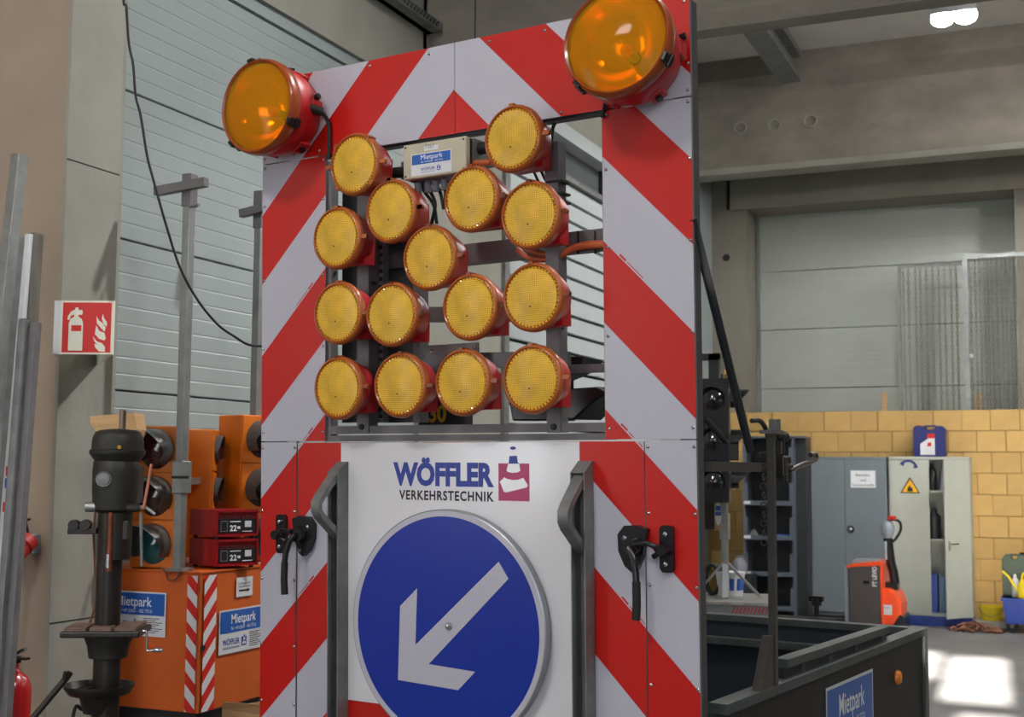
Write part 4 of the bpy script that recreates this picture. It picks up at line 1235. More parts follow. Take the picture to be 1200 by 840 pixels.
# wood offcut lying on the drill's motor
mtop = dz(535) + .07
wa = at(120, 502, DD + .16)
wo = MB()
hz0 = mtop
wz = at(120, 488, DD + .16).z
wo.hexa([(-.045, -.06, hz0), (.075, -.06, hz0), (.085, .05, hz0), (-.045, .05, hz0), (-.08, -.06, hz0 + .045), (.085, -.06, hz0 + .03), (.095, .05, hz0 + .03), (-.08, .05, hz0 + .045)], WOOD)
wo.hexa([(-.08, -.06, hz0 + .045), (.085, -.06, hz0 + .03), (.095, .05, hz0 + .03), (-.08, .05, hz0 + .045), (-.085, -.06, max(wz - .02, hz0 + .075)), (.07, -.06, max(wz - .02, hz0 + .075) + .015), (.085, .05, max(wz - .02, hz0 + .075) + .015), (-.085, .05, max(wz - .02, hz0 + .075))], WOOD)
wb = wo.build('wood_block')
mpos = dr.matrix_world if False else (T(dc.x, dc.y, 0) @ Matrix.Rotation(dr.rotation_euler.z, 4, 'Z')) @ Vector((dx_(118), .17, 0))
wb.location = (mpos.x, mpos.y, 0)
wb.rotation_euler.z = dr.rotation_euler.z
tag(wb, 'pale wooden offcut lying behind the drill press cover', 'offcut')

# ---- orange box on its cart, stickers, hazard stripes
OX, OY, OZ0 = -3.34, 4.42, .64
q = at(236.5, 672, 5.36)
OX, OY = q.x, q.y
OZ1 = q.z
ob = empty('orange_box', (OX, OY, 0), math.radians(0), 'big orange steel box with hire stickers and red white corner stripes below the signals', 'box')
OW, OL = .62, 1.15
OZ0 = at(236.5, 834, 5.36).z
WS = (-3.95 - OX)
MB().box((WS, 0, OZ0), (0, OL, OZ1), ORBOX).build('body', ob, bevel=.006)
MB().box((WS - .005, -.006, OZ1), (.006, OL + .01, OZ1 + .006), ORBOX).build('lid', ob)
MB().box((WS + .03, .03, .22), (-.03, OL - .03, OZ0), FRAMED).build('cart_frame', ob)
for sx in (WS + .09, -.09):
    for sy in (.16, OL - .16):
        MB().lathe([(.03, -.03), (.105, -.03), (.11, 0), (.105, .03), (.03, .03)], RUBBER, 24, 'X', (sx, sy, .11), cap=True).box((sx - .035, sy - .02, .10), (sx + .035, sy + .02, .23), FRAMED).build('caster', ob, smooth=40)
# stripes: two boards at the near corner
def hazard(Mx, width, zb_, zt_, sgn):
    m = MB()
    R_ = [(0, zb_), (width, zb_), (width, zt_), (0, zt_)]
    p = .104
    k0 = int((zb_ - 1) / p)
    lo = zb_ - .3
    while lo < zt_ + .3:
        for a_, b_, mt in ((lo, lo + p / 2, SIGNRED), (lo + p / 2, lo + p, PAPER)):
            pl = clip(clip(R_, sgn * 1.0, 1, a_ + 0), -sgn * 1.0, -1, -b_)
            if len(pl) >= 3:
                m.flat(pl, 0, mt)
        lo += p
    return m.build('hazard_stripe', ob, Mx, recalc=False)
hazard(T(-.066, -.0075, 0), .052, OZ0 + .005, OZ1 - .01, 1)
MR = T(.0075, 0, 0) @ Matrix.Rotation(PI / 2, 4, 'Z')
hazard(MR @ T(.012, 0, 0), .085, OZ0 + .005, OZ1 - .01, -1)
# stickers
def ob_l(x, y): return on(1, x, y, OY - .002) - Vector((OX, OY, 0))
def ob_r(x, y): return on(0, x, y, OX + .002) - Vector((OX, OY, 0))
a_, b_ = ob_l(196, 694.5), ob_l(196, 747)
W_ = .35
mietpark(MB(), a_.x - W_, b_.z, W_, a_.z - b_.z, -.0075, False, True).build('hire_sticker', ob, recalc=False)
a_, b_, c_ = ob_r(256, 716), ob_r(255.5, 768), ob_r(309, 711)
mietpark(MB(), a_.y, b_.z, (c_.y - a_.y) * 1.0, a_.z - b_.z, -.0078, False, True).build('hire_sticker', ob, MR @ T(0, .0075, 0), recalc=False)
a_, b_ = ob_r(276, 677), ob_r(294.5, 697)
nl = MB()
nl.flat([(a_.y, b_.z), (b_.y, b_.z), (b_.y, a_.z), (a_.y, a_.z)], -.0078, PAPER)
cx, cz = (a_.y + b_.y) / 2, (a_.z + b_.z) / 2
nl.text('Ladegerät', cx, cz + .012, .010, (b_.y - a_.y) * .75, -.0085, INK).text('anschließen', cx, cz - .002, .010, (b_.y - a_.y) * .75, -.0085, INK)
w2 = (b_.y - a_.y) * .34
nl.flat([(cx - w2, cz - .019), (cx + w2 * .5, cz - .019), (cx + w2 * .5, cz - .024), (cx + w2, cz - .015), (cx + w2 * .5, cz - .006), (cx + w2 * .5, cz - .011), (cx - w2, cz - .011)], -.0085, INK)
nl.build('arrow_label', ob, MR @ T(0, .0075, 0), recalc=False)
MB().cyl((.004, .012, OZ0 + .27), (.012, .012, OZ0 + .27), .012, CAST, 10).build('lock', ob)

# ---- mobile signals on masts
def signal_head(name, parent, M, lenses, W=.20, H=.60, D=.13, hood='side'):
    hd = MB().box((-W / 2, -.001, 0), (W / 2, D, H), ORANGE).build(name, parent, M, bevel=.006)
    hs = H / 3
    for i_ in range(3):
        z = H - hs * (i_ + .5)
        MB().box((-W / 2 + .004, -.008, z - hs / 2 + .003), (W / 2 - .004, 0, z + hs / 2 - .003), ORANGE).build('door_plate', hd, bevel=.003)
        r_ = min(hs * .43, W * .39)
        MB().lathe([(.001, -.028), (r_ * .6, -.022), (r_ * .96, -.008)], lenses[i_], 32, 'Y', (0, 0, z)).build('lens', hd, smooth=60)
        m = MB()
        # visor: half open tube
        vs, fs_ = [], []
        n_ = 28
        a0, a1 = math.radians(-35), math.radians(215)
        for k_ in range(n_ + 1):
            t_ = a0 + (a1 - a0) * k_ / n_
            dep = -.012 - (.15 if hood else .03) * (.45 + .55 * max(0, math.sin(t_)) ** .8)
            for rr, y_ in ((r_ * 1.03, -.006), (r_ * 1.0, dep), (r_ * .97, dep), (r_ * .97, -.006)):
                vs.append((rr * math.cos(t_), y_, z + rr * math.sin(t_)))
        for k_ in range(n_):
            for j_ in range(3):
                fs_.append((k_ * 4 + j_, k_ * 4 + j_ + 1, k_ * 4 + 4 + j_ + 1, k_ * 4 + 4 + j_))
        m.raw(vs, fs_, hood_mat)
        m.build('visor', hd, smooth=50)
    return hd
hood_mat = mat('visor_grey', (70, 72, 72), .35)
def mast(px, ytop, ybar, depth, zfoot, wpx, hw, label, arm_l, arm_r):
    b0 = at(px, 640, depth)
    ms = empty('mobile_signal', (b0.x, b0.y, zfoot), 0, label, 'traffic signal', 'orange mobile traffic signals on masts')
    wd = wpx * depth / F_PX
    zt = at(px, ytop, depth).z - zfoot
    MB().box((-wd / 2, -wd / 2, .01), (wd / 2, wd / 2, zt - .02), GALV).build('mast', ms, bevel=.004)
    MB().box((-wd * 1.1, -wd * .8, 0), (wd * 1.1, wd * 1.1, .012), GALVD).build('foot_plate', ms)
    zc = at(px, ybar, depth).z - zfoot
    MB().box((-wd * .62, -wd * .62, zc - .085), (wd * .62, wd * .62, zt + .02), FRAME).build('mast_head', ms, bevel=.003)
    MB().bar((-arm_l, -wd * 1.0, zc - .012), (arm_r, -wd * 1.0, zc + .008), .035, .038, FRAME).build('cross_arm', ms)
    return ms, b0, wd
zf = OZ1 + .006
m1, b0, wd1 = mast(210, 201, 212, 5.43, zf, 11, 0, 'orange traffic signal on a T-topped mast beside the drill press, green lens lowest', .150, .118)
MB().cyl((.02, -.02, at(213, 236, 5.43).z - zf), (.075, -.03, at(213, 236, 5.43).z - zf), .007, GALVD, 8).build('clamp_screw', m1)
gz0, gz1 = at(213, 578, 5.43).z - zf, at(213, 540, 5.43).z - zf
MB().box((-.026, -.03, gz0), (.032, .03, gz1), GALV).build('bracket', m1, bevel=.003)
MB().cyl((.0, -.06, (gz0 + gz1) / 2), (.085, -.06, (gz0 + gz1) / 2), .006, CAST, 8).build('bracket_screw', m1)
s0 = at(180, 668, 5.53)
hh = at(181, 501, 5.53).z - s0.z
VG = mat('lens_red_dark', (60, 18, 20), .15, coat=.5)
VY = mat('lens_amber_dark', (58, 34, 18), .15, coat=.5)
off = s0 - Vector((b0.x, b0.y, zf))
off.z = .002
signal_head('signal_head', m1, T(off.x, off.y, off.z) @ Matrix.Rotation(math.radians(4), 4, 'Z'), (VG, VY, GREENGL), W=.245, H=hh, D=.06)
h1 = at(234, 503, 5.9).z - zf - .03
off = at(250, 604, 5.92) - Vector((b0.x, b0.y, zf))
signal_head('signal_head', m1, T(off.x, off.y, .03) @ Matrix.Rotation(math.radians(118), 4, 'Z'), (VG, VY, GREENGL), W=.18, H=h1, D=.13, hood=None)
MB().bar((0, 0, gz0 + .05), (off.x - .08, off.y + .02, gz0 + .05), .03, .03, GALV).build('head_arm', m1)
m2, b2, wd2 = mast(295.5, 221, 241, 6.12, zf, 10, 0, 'orange traffic signal on a second mast, right beside the striped board edge', .085, .05)
off = at(303, 660, 5.98) - Vector((b2.x, b2.y, zf))
h2 = at(300, 486, 5.98).z - zf - .002
off.z = max(off.z, .002)
signal_head('signal_head', m2, T(off.x, off.y, off.z) @ Matrix.Rotation(math.radians(72), 4, 'Z'), (VG, VY, GREENGL), W=.235, H=h2, D=.18)

# battery chargers, stacked
def charger(px0, px1, pxc, yt, yb, depth, label):
    b_ = at(pxc, yb, depth)
    root = empty('battery_charger', b_, math.radians(-8), label, 'charger', 'red battery chargers on the orange box')
    w_ = (px1 - pxc) * depth / F_PX * 1.12
    h_ = (yb - yt) * depth / F_PX - .012
    d_ = .235
    body = MB()
    body.box((.004, .004, .012), (w_ - .004, d_, .012 + h_), CHRED)
    body.box((0, -.006, .012), (w_, .006, .022), CHRED).box((0, -.006, h_ + .002), (w_, .006, .012 + h_), CHRED).box((0, -.006, .012), (.006, .006, h_ + .01), CHRED).box((w_ - .006, -.006, .012), (w_, .006, h_ + .01), CHRED)
    body.build('case', root)
    f0 = .028
    fp = MB()
    fp.box((.012, -.002, f0), (w_ - .01, .004, f0 + h_ * .52), INK)
    fpo = fp.build('front_panel', root)
    fm = MB()
    fm.flat([(w_ * .10, f0 + .006), (w_ * .26, f0 + .006), (w_ * .26, f0 + h_ * .45), (w_ * .10, f0 + h_ * .45)], -.0025, GREYP)
    fm.flat([(w_ * .11, f0 + .008), (w_ * .25, f0 + .008), (w_ * .25, f0 + h_ * .43), (w_ * .11, f0 + h_ * .43)], -.0028, INK)
    fm.text('22', w_ * .40, f0 + .008, h_ * .22, None, -.003, TEXTW, bold=.03)
    fm.flat([(w_ * .32, f0 + h_ * .40), (w_ * .58, f0 + h_ * .40), (w_ * .58, f0 + h_ * .44), (w_ * .32, f0 + h_ * .44)], -.003, TEXTW)
    fm.flat([(w_ * .50, f0 + h_ * .14), (w_ * .57, f0 + h_ * .14), (w_ * .57, f0 + h_ * .24), (w_ * .50, f0 + h_ * .24)], -.003, TEXTW)
    fm.flat([(w_ * .68, f0 + h_ * .20), (w_ * .84, f0 + h_ * .20), (w_ * .84, f0 + h_ * .44), (w_ * .68, f0 + h_ * .44)], -.003, PAPER)
    fm.flat([(w_ * .62, f0 + h_ * .03), (w_ * .86, f0 + h_ * .03), (w_ * .86, f0 + h_ * .06), (w_ * .62, f0 + h_ * .06)], -.003, TEXTW)
    fm.build('printed_scale', root, recalc=False)
    v = MB()
    for k_ in range(8):
        v.box((w_ * .08 + k_ * w_ * .105, -.0012, h_ * .80), (w_ * .145 + k_ * w_ * .105, .004, h_ * .86), FRAMED)
    tag(v.build('vent_slot', root), kind='stuff')
    v = MB()
    for k_ in range(6):
        for j_ in range(3):
            v.box((.0035, .03 + k_ * .022, h_ * (.3 + .18 * j_)), (.0045, .045 + k_ * .022, h_ * (.3 + .18 * j_) + .006), FRAMED)
    tag(v.build('side_vent', root), kind='stuff')
    for xx, yy in ((.02, .02), (w_ - .02, .02), (.02, d_ - .02), (w_ - .02, d_ - .02)):
        MB().cyl((xx, yy, 0), (xx, yy, .012), .01, BLACK, 10).build('rubber_foot', root)
    MB().box((-.001, .004, .012), (.004, d_, .012 + h_), CHRED).build('side_panel', root)
    return root
zc_ = at(252, 668, 5.30)
c1 = charger(217, 301, 252, 637, 671, 5.56, 'red battery charger standing on the orange box, lower of the two')
c2 = charger(217, 301, 252, 602, 636, 5.56, 'red battery charger stacked on top of the other charger')
for c__, z__ in ((c1, OZ1 + .006), (c2, None)):
    pass
c1.location.z = OZ1 + .0062
hc1 = (671 - 637) * 5.56 / F_PX
c2.location.z = c1.location.z + hc1 + .001
cq = at(253, 668, 5.50)
for c__ in (c1, c2):
    c__.location.x, c__.location.y = cq.x, cq.y
    c__.rotation_euler.z = math.radians(66)
c2.location.x -= .004
pp = MB().box((-.06, -.05, 0), (.05, .05, .002), PAPER).build('paper_sheet')
pp.location = (OX - .045, OY + .55, OZ1 + .0065)
tag(pp, 'white paper sheet lying on the orange box by the chargers', 'paper')
cable('charger_cable', [(OX - .33, OY + .1, OZ1 + .012), (OX - .25, OY + .04, OZ1 + .012), (OX - .18, OY - .012, OZ1 + .0), (OX - .16, OY - .016, OZ1 - .03), (OX - .12, OY - .016, OZ1 - .025), (OX - .10, OY - .01, OZ1 + .004), (OX - .08, OY + .04, OZ1 + .012)], .004, ROPE, None, Matrix.Identity(4))
tag(bpy.data.objects['charger_cable'], 'thin cable looping over the front edge of the orange box', 'cable')
# cardboard in front of the box
ca = at(270, 838, 5.1)
cbm = MB()
g0 = [at(258, 838, 5.1), at(284, 819, 5.12), at(300, 822, 5.15), at(318, 835, 5.2)]
cbx_ = empty('cardboard_box', (ca.x, ca.y, 0), math.radians(-12), 'open cardboard box at the foot of the orange box, by the board edge', 'box')
ztop = at(280, 832, 5.1).z
MB().box((-.05, 0, 0), (.35, .006, ztop), CARD).build('side_wall', cbx_)
MB().box((-.05, .30, 0), (.35, .306, ztop), CARD).build('side_wall', cbx_)
MB().box((-.05, .006, 0), (-.044, .30, ztop), CARD).build('side_wall', cbx_)
MB().box((.344, .006, 0), (.35, .30, ztop), CARD).build('side_wall', cbx_)
MB().hexa([(-.05, .0, ztop), (.35, .0, ztop), (.35, .006, ztop), (-.05, .006, ztop), (-.01, -.03, ztop + .035), (.34, -.03, ztop + .055), (.34, -.024, ztop + .055), (-.01, -.024, ztop + .035)], CARD).build('flap', cbx_)
MB().hexa([(-.05, .30, ztop), (.35, .30, ztop), (.35, .306, ztop), (-.05, .306, ztop), (.02, .36, ztop + .04), (.30, .36, ztop + .06), (.30, .366, ztop + .06), (.02, .366, ztop + .04)], CARD).build('flap', cbx_)

# ================================================================== RIGHT BACKGROUND
CY = 14.70
def yb(x, y, Y=CY): return on(1, x, y, Y)
# grey double door cabinet
x0, x1 = yb(944, 600).x, yb(1039.5, 600).x
zt = yb(990, 535).z
gc = empty('steel_cabinet', (x0, CY, 0), 0, 'grey steel cabinet with two closed doors, round lock and a white notice', 'cabinet')
Wc = x1 - x0
m = MB()
m.box((0, .02, .06), (.02, .42, zt), CABG).box((Wc - .02, .02, .06), (Wc, .42, zt), CABG).box((.02, .02, zt - .025), (Wc - .02, .42, zt), CABG).box((.02, .02, .06), (Wc - .02, .42, .09), CABG).box((.02, .40, .09), (Wc - .02, .42, zt - .025), CABG)
m.build('body', gc)
MB().box((.02, .04, 0), (Wc - .02, .40, .06), FRAMED).build('plinth', gc)
xm = yb(990.5, 600).x - x0
for a_, b_ in ((.018, xm - .002), (xm + .002, Wc - .02)):
    dd = MB().box((a_, 0, .10), (b_, .018, zt - .03), CABG).build('door', gc, bevel=.003)
q = yb(997, 620)
MB().lathe([(.001, -.03), (.025, -.028), (.028, -.02), (.04, -.018), (.042, 0)], INK, 20, 'Y', (q.x - x0, 0, q.z)).lathe([(.001, -.034), (.022, -.031), (.024, -.026)], STEEL, 20, 'Y', (q.x - x0, 0, q.z)).build('lock', dd, smooth=40)
a_, b_ = yb(996, 572), yb(1027, 550.5)
nt_ = MB()
X0, X1, Z0, Z1 = a_.x - x0, b_.x - x0, a_.z, b_.z
nt_.flat([(X0, Z0), (X1, Z0), (X1, Z1), (X0, Z1)], -.003, GREYP).flat([(X0 + .012, Z0 + .01), (X1 - .012, Z0 + .01), (X1 - .012, Z1 - .01), (X0 + .012, Z1 - .01)], -.004, TEXTW)
for k_, t_ in enumerate(('Betriebs-', 'und', 'Schmierstoffe')):
    nt_.text(t_, (X0 + X1) / 2, Z1 - .072 - .056 * k_, .030, (.16, .06, .24)[k_], -.005, INK)
nt_.build('notice', gc, recalc=False)

# pale cabinet with the right door ajar
x0, x1 = yb(1042, 600).x, yb(1137, 600).x
zt = yb(1090, 535).z
pc = empty('steel_cabinet', (x0, CY, 0), 0, 'pale steel cabinet with yellow flame warning triangle and one door ajar', 'cabinet')
Wc = x1 - x0
zpl = yb(1070, 721).z
m = MB()
m.box((0, .02, zpl), (.02, .42, zt), CABW).box((Wc - .02, .02, zpl), (Wc, .42, zt), CABW).box((.02, .02, zt - .03), (Wc - .02, .42, zt), CABW).box((.02, .02, zpl), (Wc - .02, .42, zpl + .03), CABW).box((.02, .40, zpl + .03), (Wc - .02, .42, zt - .03), CABW)
m.build('body', pc)
MB().box((.0, .0, 0), (Wc, .42, zpl - .003), CABBLUE).build('plinth', pc)
xg0, xg1 = yb(1089.5, 600).x - x0, yb(1104, 600).x - x0
ldr = MB().box((.02, 0, zpl + .01), (xg0, .018, zt - .035), CABW).build('door', pc, bevel=.003)
dw = Wc - .02 - xg0
Md = Matrix.Translation((Wc - .022, .018, 0)) @ Matrix.Rotation(math.radians(56), 4, 'Z')
rdr = MB().box((-dw, -.018, zpl + .01), (0, 0, zt - .035), CABW).build('door', pc, Md, bevel=.003)
hz_ = yb(1112, 637).z
MB().box((-dw + .04, -.024, hz_ - .06), (-dw + .07, -.018, hz_ + .04), GALV).bar((-dw + .055, -.03, hz_ + .01), (-dw + .055, -.06, hz_ + .01), .014, .014, STEEL).bar((-dw + .055, -.06, hz_ + .01), (-dw + .15, -.06, hz_ + .012), .014, .014, STEEL).build('door_handle', rdr)
for py in (575.5, 633):
    zz = yb(1097, py).z
    MB().box((.02, .05, zz - .015), (Wc - .02, .40, zz + .006), CABW).build('shelf', pc)
q = yb(1066.5, 572)
tri = MB()
s_ = .105
tri.flat([(-s_, -.055), (s_, -.055), (0, .125)], -.0015, INK).flat([(-s_ + .02, -.043), (s_ - .02, -.043), (0, .10)], -.002, mat('warning_yellow', (240, 178, 26), .4))
tri.flat([(-.026, -.034), (.026, -.034), (.03, -.018), (.022, -.004), (.02, .012), (.008, .002), (-.004, .034), (-.016, .012), (-.026, .0), (-.03, -.018)], -.0025, INK)
tri.build('warning_triangle', ldr, T(q.x - x0, 0, q.z), recalc=False)
ph = MB()
vs = []
for k_ in range(11):
    t_ = math.radians(160 - 14 * k_)
    vs.append((.105 * math.cos(t_), -.0015, .105 * math.sin(t_) - .08))
for k_ in range(11):
    t_ = math.radians(160 - 14 * k_)
    r_ = .078 if 1 < k_ < 9 else .062
    vs.append((r_ * math.cos(t_), -.0015, r_ * math.sin(t_) - .08))
ph.raw(vs, [(k_, k_ + 1, 12 + k_, 11 + k_) for k_ in range(10)], NAVY)
q = yb(1066, 545)
ph.build('handset_symbol', ldr, T(q.x - x0, 0, q.z + .035) @ Matrix.Rotation(math.radians(12), 4, 'Y'), recalc=False)
pcx = x0
# things inside the pale cabinet, glimpsed through the gap
gx = pcx + (xg0 + xg1) / 2
def bottle(name, x, y, z, r, h, mt, label, cat='bottle', group='bottles in the pale cabinet'):
    o = MB().lathe([(.001, 0), (r, 0), (r, h * .72), (r * .45, h * .85), (r * .4, h * .97), (.001, h)], mt, 18).build(name, smooth=40)
    o.location = (x, y, z)
    return tag(o, label, cat, group)
zsh = [yb(1097, 575.5).z + .007, yb(1097, 633).z + .007, zpl + .031]
bottle('bottle', gx - .05, CY + .2, zsh[0], .05, .30, BLACK, 'dark bottle on the upper shelf inside the pale cabinet')
bottle('bottle', gx + .07, CY + .24, zsh[0], .05, .26, GREYP, 'grey bottle on the upper shelf inside the pale cabinet')
bottle('bottle', gx - .04, CY + .22, zsh[1], .07, .34, FRAMED, 'dark bottle on the middle shelf inside the pale cabinet')
bb = MB().box((-.05, -.06, 0), (.05, .06, .42), CABBLUE).build('blue_carton', bevel=.004)
bb.location = (gx - .06, CY + .16, zsh[2])
tag(bb, 'dark blue carton at the bottom inside the pale cabinet', 'carton')
bb = MB().box((-.05, -.06, 0), (.05, .06, .40), mat('pale_blue_card', (88, 124, 160), .6)).build('pale_blue_carton', bevel=.004)
bb.location = (gx + .06, CY + .16, zsh[2])
tag(bb, 'pale blue carton at the bottom inside the pale cabinet', 'carton')
# navy canister on the cabinet
q0, q1 = on(1, 1070.5, 534, CY + .15), on(1, 1107, 498, CY + .15)
cnr = empty('canister', (q0.x, CY + .15, zt + .001), 0, 'navy blue plastic canister with red cap on top of the pale cabinet', 'canister')
cw, chh = q1.x - q0.x, q1.z - zt
m = MB()
P_ = [(0, .01), (.01, 0), (cw - .01, 0), (cw, .01), (cw, chh * .86), (cw - .03, chh * .97), (cw * .70, chh * .97), (cw * .66, chh * .86), (cw * .40, chh * .86), (cw * .36, chh * .97), (.02, chh * .97), (0, chh * .9)]
m.prism(P_, 0, .22, NAVY)
m.build('body', cnr, bevel=.008)
MB().box((cw * .34, .06, chh * .955), (cw * .72, .16, chh), NAVY).build('handle', cnr, bevel=.01)
MB().cyl((.05, .11, chh * .96), (.05, .11, chh * 1.0), .035, SIGNRED, 16).build('cap', cnr)
lb = MB().flat([(cw * .22, .06 * chh), (cw * .68, .06 * chh), (cw * .68, chh * .72), (cw * .22, chh * .40)], -.002, PAPER).flat([(cw * .44, chh * .58), (cw * .68, chh * .58), (cw * .68, chh * .74), (cw * .44, chh * .72)], -.003, SIGNRED).flat([(cw * .44, chh * .32), (cw * .58, chh * .34), (cw * .56, chh * .46), (cw * .46, chh * .44)], -.003, SIGNRED)
lb.build('label_print', cnr, recalc=False)

# dark shelf with sheet metal bins
SY = 14.25
x0, x1, xw = on(1, 871, 600, SY).x, on(1, 928.5, 600, SY).x, on(1, 943, 600, SY).x
zt = on(1, 905, 513, SY).z
sh = empty('bin_shelf', (x0, SY, 0), 0, 'dark steel shelf with open fronted blue grey compartments beside the grey cabinet', 'shelf')
W1 = x1 - x0
MB().box((0, 0, 0), (.02, .42, zt), BINM).build('side_panel', sh)
MB().box((W1, 0, 0), (W1 + .02, .42, zt), BINM).build('side_panel', sh)
MB().box((W1 + .02, .12, 0), (xw - x0, .42, zt), FRAMED).build('rear_cabinet', sh)
MB().box((0, 0, zt), (xw - x0, .42, zt + .02), BINM).build('top_panel', sh)
MB().box((.02, .40, 0), (W1, .42, zt), FRAMED).build('back_panel', sh)
for k_, py in enumerate((551, 592, 632.5, 675, 715)):
    zz = max(on(1, 900, py, SY).z, .0)
    MB().box((.02, .0, zz), (W1, .40, zz + .015), BINM).build('shelf_board', sh)
    lip = MB().box((.0, -.012, zz), (W1 + .02, .0, zz + .05), BINM)
    for sgx in (0, 1):
        xx = 0 if sgx == 0 else W1 - .03
        lip.box((xx, -.012, zz + .05), (xx + .05, 0, zz + .25), BINM)
    lp_ = lip.build('bin_front', sh)
    if k_ in (1, 2, 3, 4, 0):
        MB().box((.01, -.014, zz + .012), (.085, -.012, zz + .045), PAPER if k_ else GALV).build('card_label', sh)
zz = on(1, 880, 630, SY).z + .02
bb = MB().hexa([(-.06, 0, 0), (.06, 0, 0), (.06, .1, 0), (-.06, .1, 0), (-.005, 0, .09), (.005, 0, .09), (.005, .1, .09), (-.005, .1, .09)], GALVD).build('folded_sheet')
bb.location = (on(1, 882, 630, SY + .03).x, SY + .03, on(1, 900, 632.5, SY).z + .016)
tag(bb, 'small grey folded sheet in a compartment of the dark shelf', 'sheet')
bb = MB().box((-.06, 0, 0), (.06, .08, .045), mat('blue_pack', (60, 106, 190), .5)).build('blue_pack', bevel=.004)
bb.location = (on(1, 917, 630, SY + .03).x, SY + .03, on(1, 900, 632.5, SY).z + .016)
tag(bb, 'small blue pack in a compartment of the dark shelf', 'pack')

# pedestrian pallet truck
PY_ = 13.52
def py_(x, y, Y=PY_): return on(1, x, y, Y)
q = py_(1015, 728)
pt_ = empty('pallet_truck', (q.x, PY_, 0), 0, 'orange and dark grey electric pallet truck with tall tiller before the cabinets', 'pallet truck')
QX = q.x
def PL(x, y, Y=PY_):
    p_ = on(1, x, y, Y)
    return (p_.x - QX, p_.z)
b0_, b1_ = PL(995, 728), PL(1033, 659)
m = MB()
m.prism([(b0_[0], .05), (b1_[0], .05), (b1_[0], b1_[1] - .03), (b1_[0] - .02, b1_[1]), (b0_[0], b1_[1] - .03)], 0, .55, PTRG)
m.build('mast_housing', pt_, bevel=.012)
m = MB()
m.prism([(b0_[0] - .01, b1_[1] - .04), (b0_[0] + .03, b1_[1] - .025), (b1_[0] - .02, b1_[1] + .012), (b1_[0] + .012, b1_[1] - .02), (b1_[0] + .012, .12), (b1_[0] - .012, .12), (b1_[0] - .012, b1_[1] - .03), (b0_[0] + .03, b1_[1] - .055), (b0_[0] - .01, b1_[1] - .07)], -.012, .56, PTRO)
m.build('orange_trim', pt_)
MB().box((b0_[0] - .045, .02, .05), (b0_[0] - .002, .53, b1_[1] - .05), GREYP).build('load_backrest', pt_, bevel=.01)
m = MB()
c0, c1_ = PL(1031, 690), PL(1057, 728)
m.prism([(c0[0], .06), (c1_[0], .06), (c1_[0], c0[1] - .14), (c1_[0] - .04, c0[1] - .04), (c1_[0] - .12, c0[1]), (c0[0], c0[1])], .02, .50, PTRO)
m.build('motor_cover', pt_, bevel=.03)
m = MB()
m.prism([(c1_[0] - .09, .03), (c1_[0] + .02, .03), (c1_[0] + .02, c0[1] - .28), (c1_[0] - .02, c0[1] - .25), (c1_[0] - .09, .12)], .0, .52, BLACK)
m.build('bumper', pt_, bevel=.006)
a_, b_ = PL(1032.5, 720), PL(1045, 709)
lt = MB().flat([(a_[0], a_[1]), (b_[0], a_[1]), (b_[0], b_[1]), (a_[0], b_[1])], .016, PAPER).text('Mietpark', (a_[0] + b_[0]) / 2, b_[1] - .035, .016, (b_[0] - a_[0]) * .7, .014, INKB)
lt.build('hire_sticker', pt_, recalc=False)
t0, t1 = PL(1024, 668), PL(1024, 684)
dec = MB().text('PT LEVIO', 0, 0, .045, .20, 0, TEXTW, bold=.02)
a_ = PL(1026, 675.5)
dec.build('lettering', pt_, T(a_[0] + .012, -.003, a_[1]) @ Matrix.Rotation(-PI / 2, 4, 'Y'), recalc=False)
a_ = PL(1015, 682)
MB().box((a_[0] - .03, -.006, a_[1] - .015), (a_[0] + .03, .0, a_[1] + .015), BLACK).build('socket', pt_)
g0, g1, g2 = PL(1049, 684, PY_ + .25), PL(1044, 660, PY_ + .25), PL(1041, 636, PY_ + .25)
tl = MB()
tl.tube([(g0[0], .25, g0[1]), (g0[0] - .015, .25, g0[1] + .12), (g1[0], .25, g1[1]), (g2[0], .25, g2[1]), (g2[0] - .005, .25, g2[1] + .06)], .048, BLACK, 12)
tl.box((PL(1034, 690, PY_ + .25)[0], .16, c0[1] - .02), (PL(1053, 684, PY_ + .25)[0], .34, PL(1053, 682, PY_ + .25)[1]), BLACK)
tl.build('tiller_arm', pt_, smooth=50)
MB().tube([(PL(1038, 634, PY_ + .25)[0], .215, PL(1038, 634, PY_ + .25)[1]), (PL(1038.5, 655, PY_ + .25)[0], .215, PL(1038, 655, PY_ + .25)[1])], .02, GREYP, 8).build('tiller_strip', pt_, smooth=50)
h_ = PL(1040, 620, PY_ + .25)
MB().lathe([(.001, -.105), (.05, -.09), (.07, -.04), (.075, .02), (.055, .07), (.03, .09), (.001, .095)], GREYP, 20, 'Z', (h_[0], .25, h_[1])).build('tiller_head', pt_, smooth=50)
cable('grip_loop', [(PL(1041, 612, PY_ + .25)[0], .25, PL(1045, 609, PY_ + .25)[1]), (PL(1050, 609, PY_ + .25)[0], .25, PL(1045, 609, PY_ + .25)[1]), (PL(1055, 613, PY_ + .25)[0], .25, PL(1055, 613, PY_ + .25)[1]), (PL(1055, 620, PY_ + .25)[0], .25, PL(1055, 622, PY_ + .25)[1]), (PL(1049, 632, PY_ + .25)[0], .25, PL(1049, 632, PY_ + .25)[1]), (PL(1043, 636, PY_ + .25)[0], .25, PL(1043, 636, PY_ + .25)[1])], .014, BLACK, pt_, I4)
MB().box((PL(1041, 607, PY_ + .25)[0], .20, PL(1045, 609, PY_ + .25)[1]), (PL(1050, 607, PY_ + .25)[0], .30, PL(1045, 604.5, PY_ + .25)[1]), SIGNRED).build('switch_button', pt_, bevel=.012)
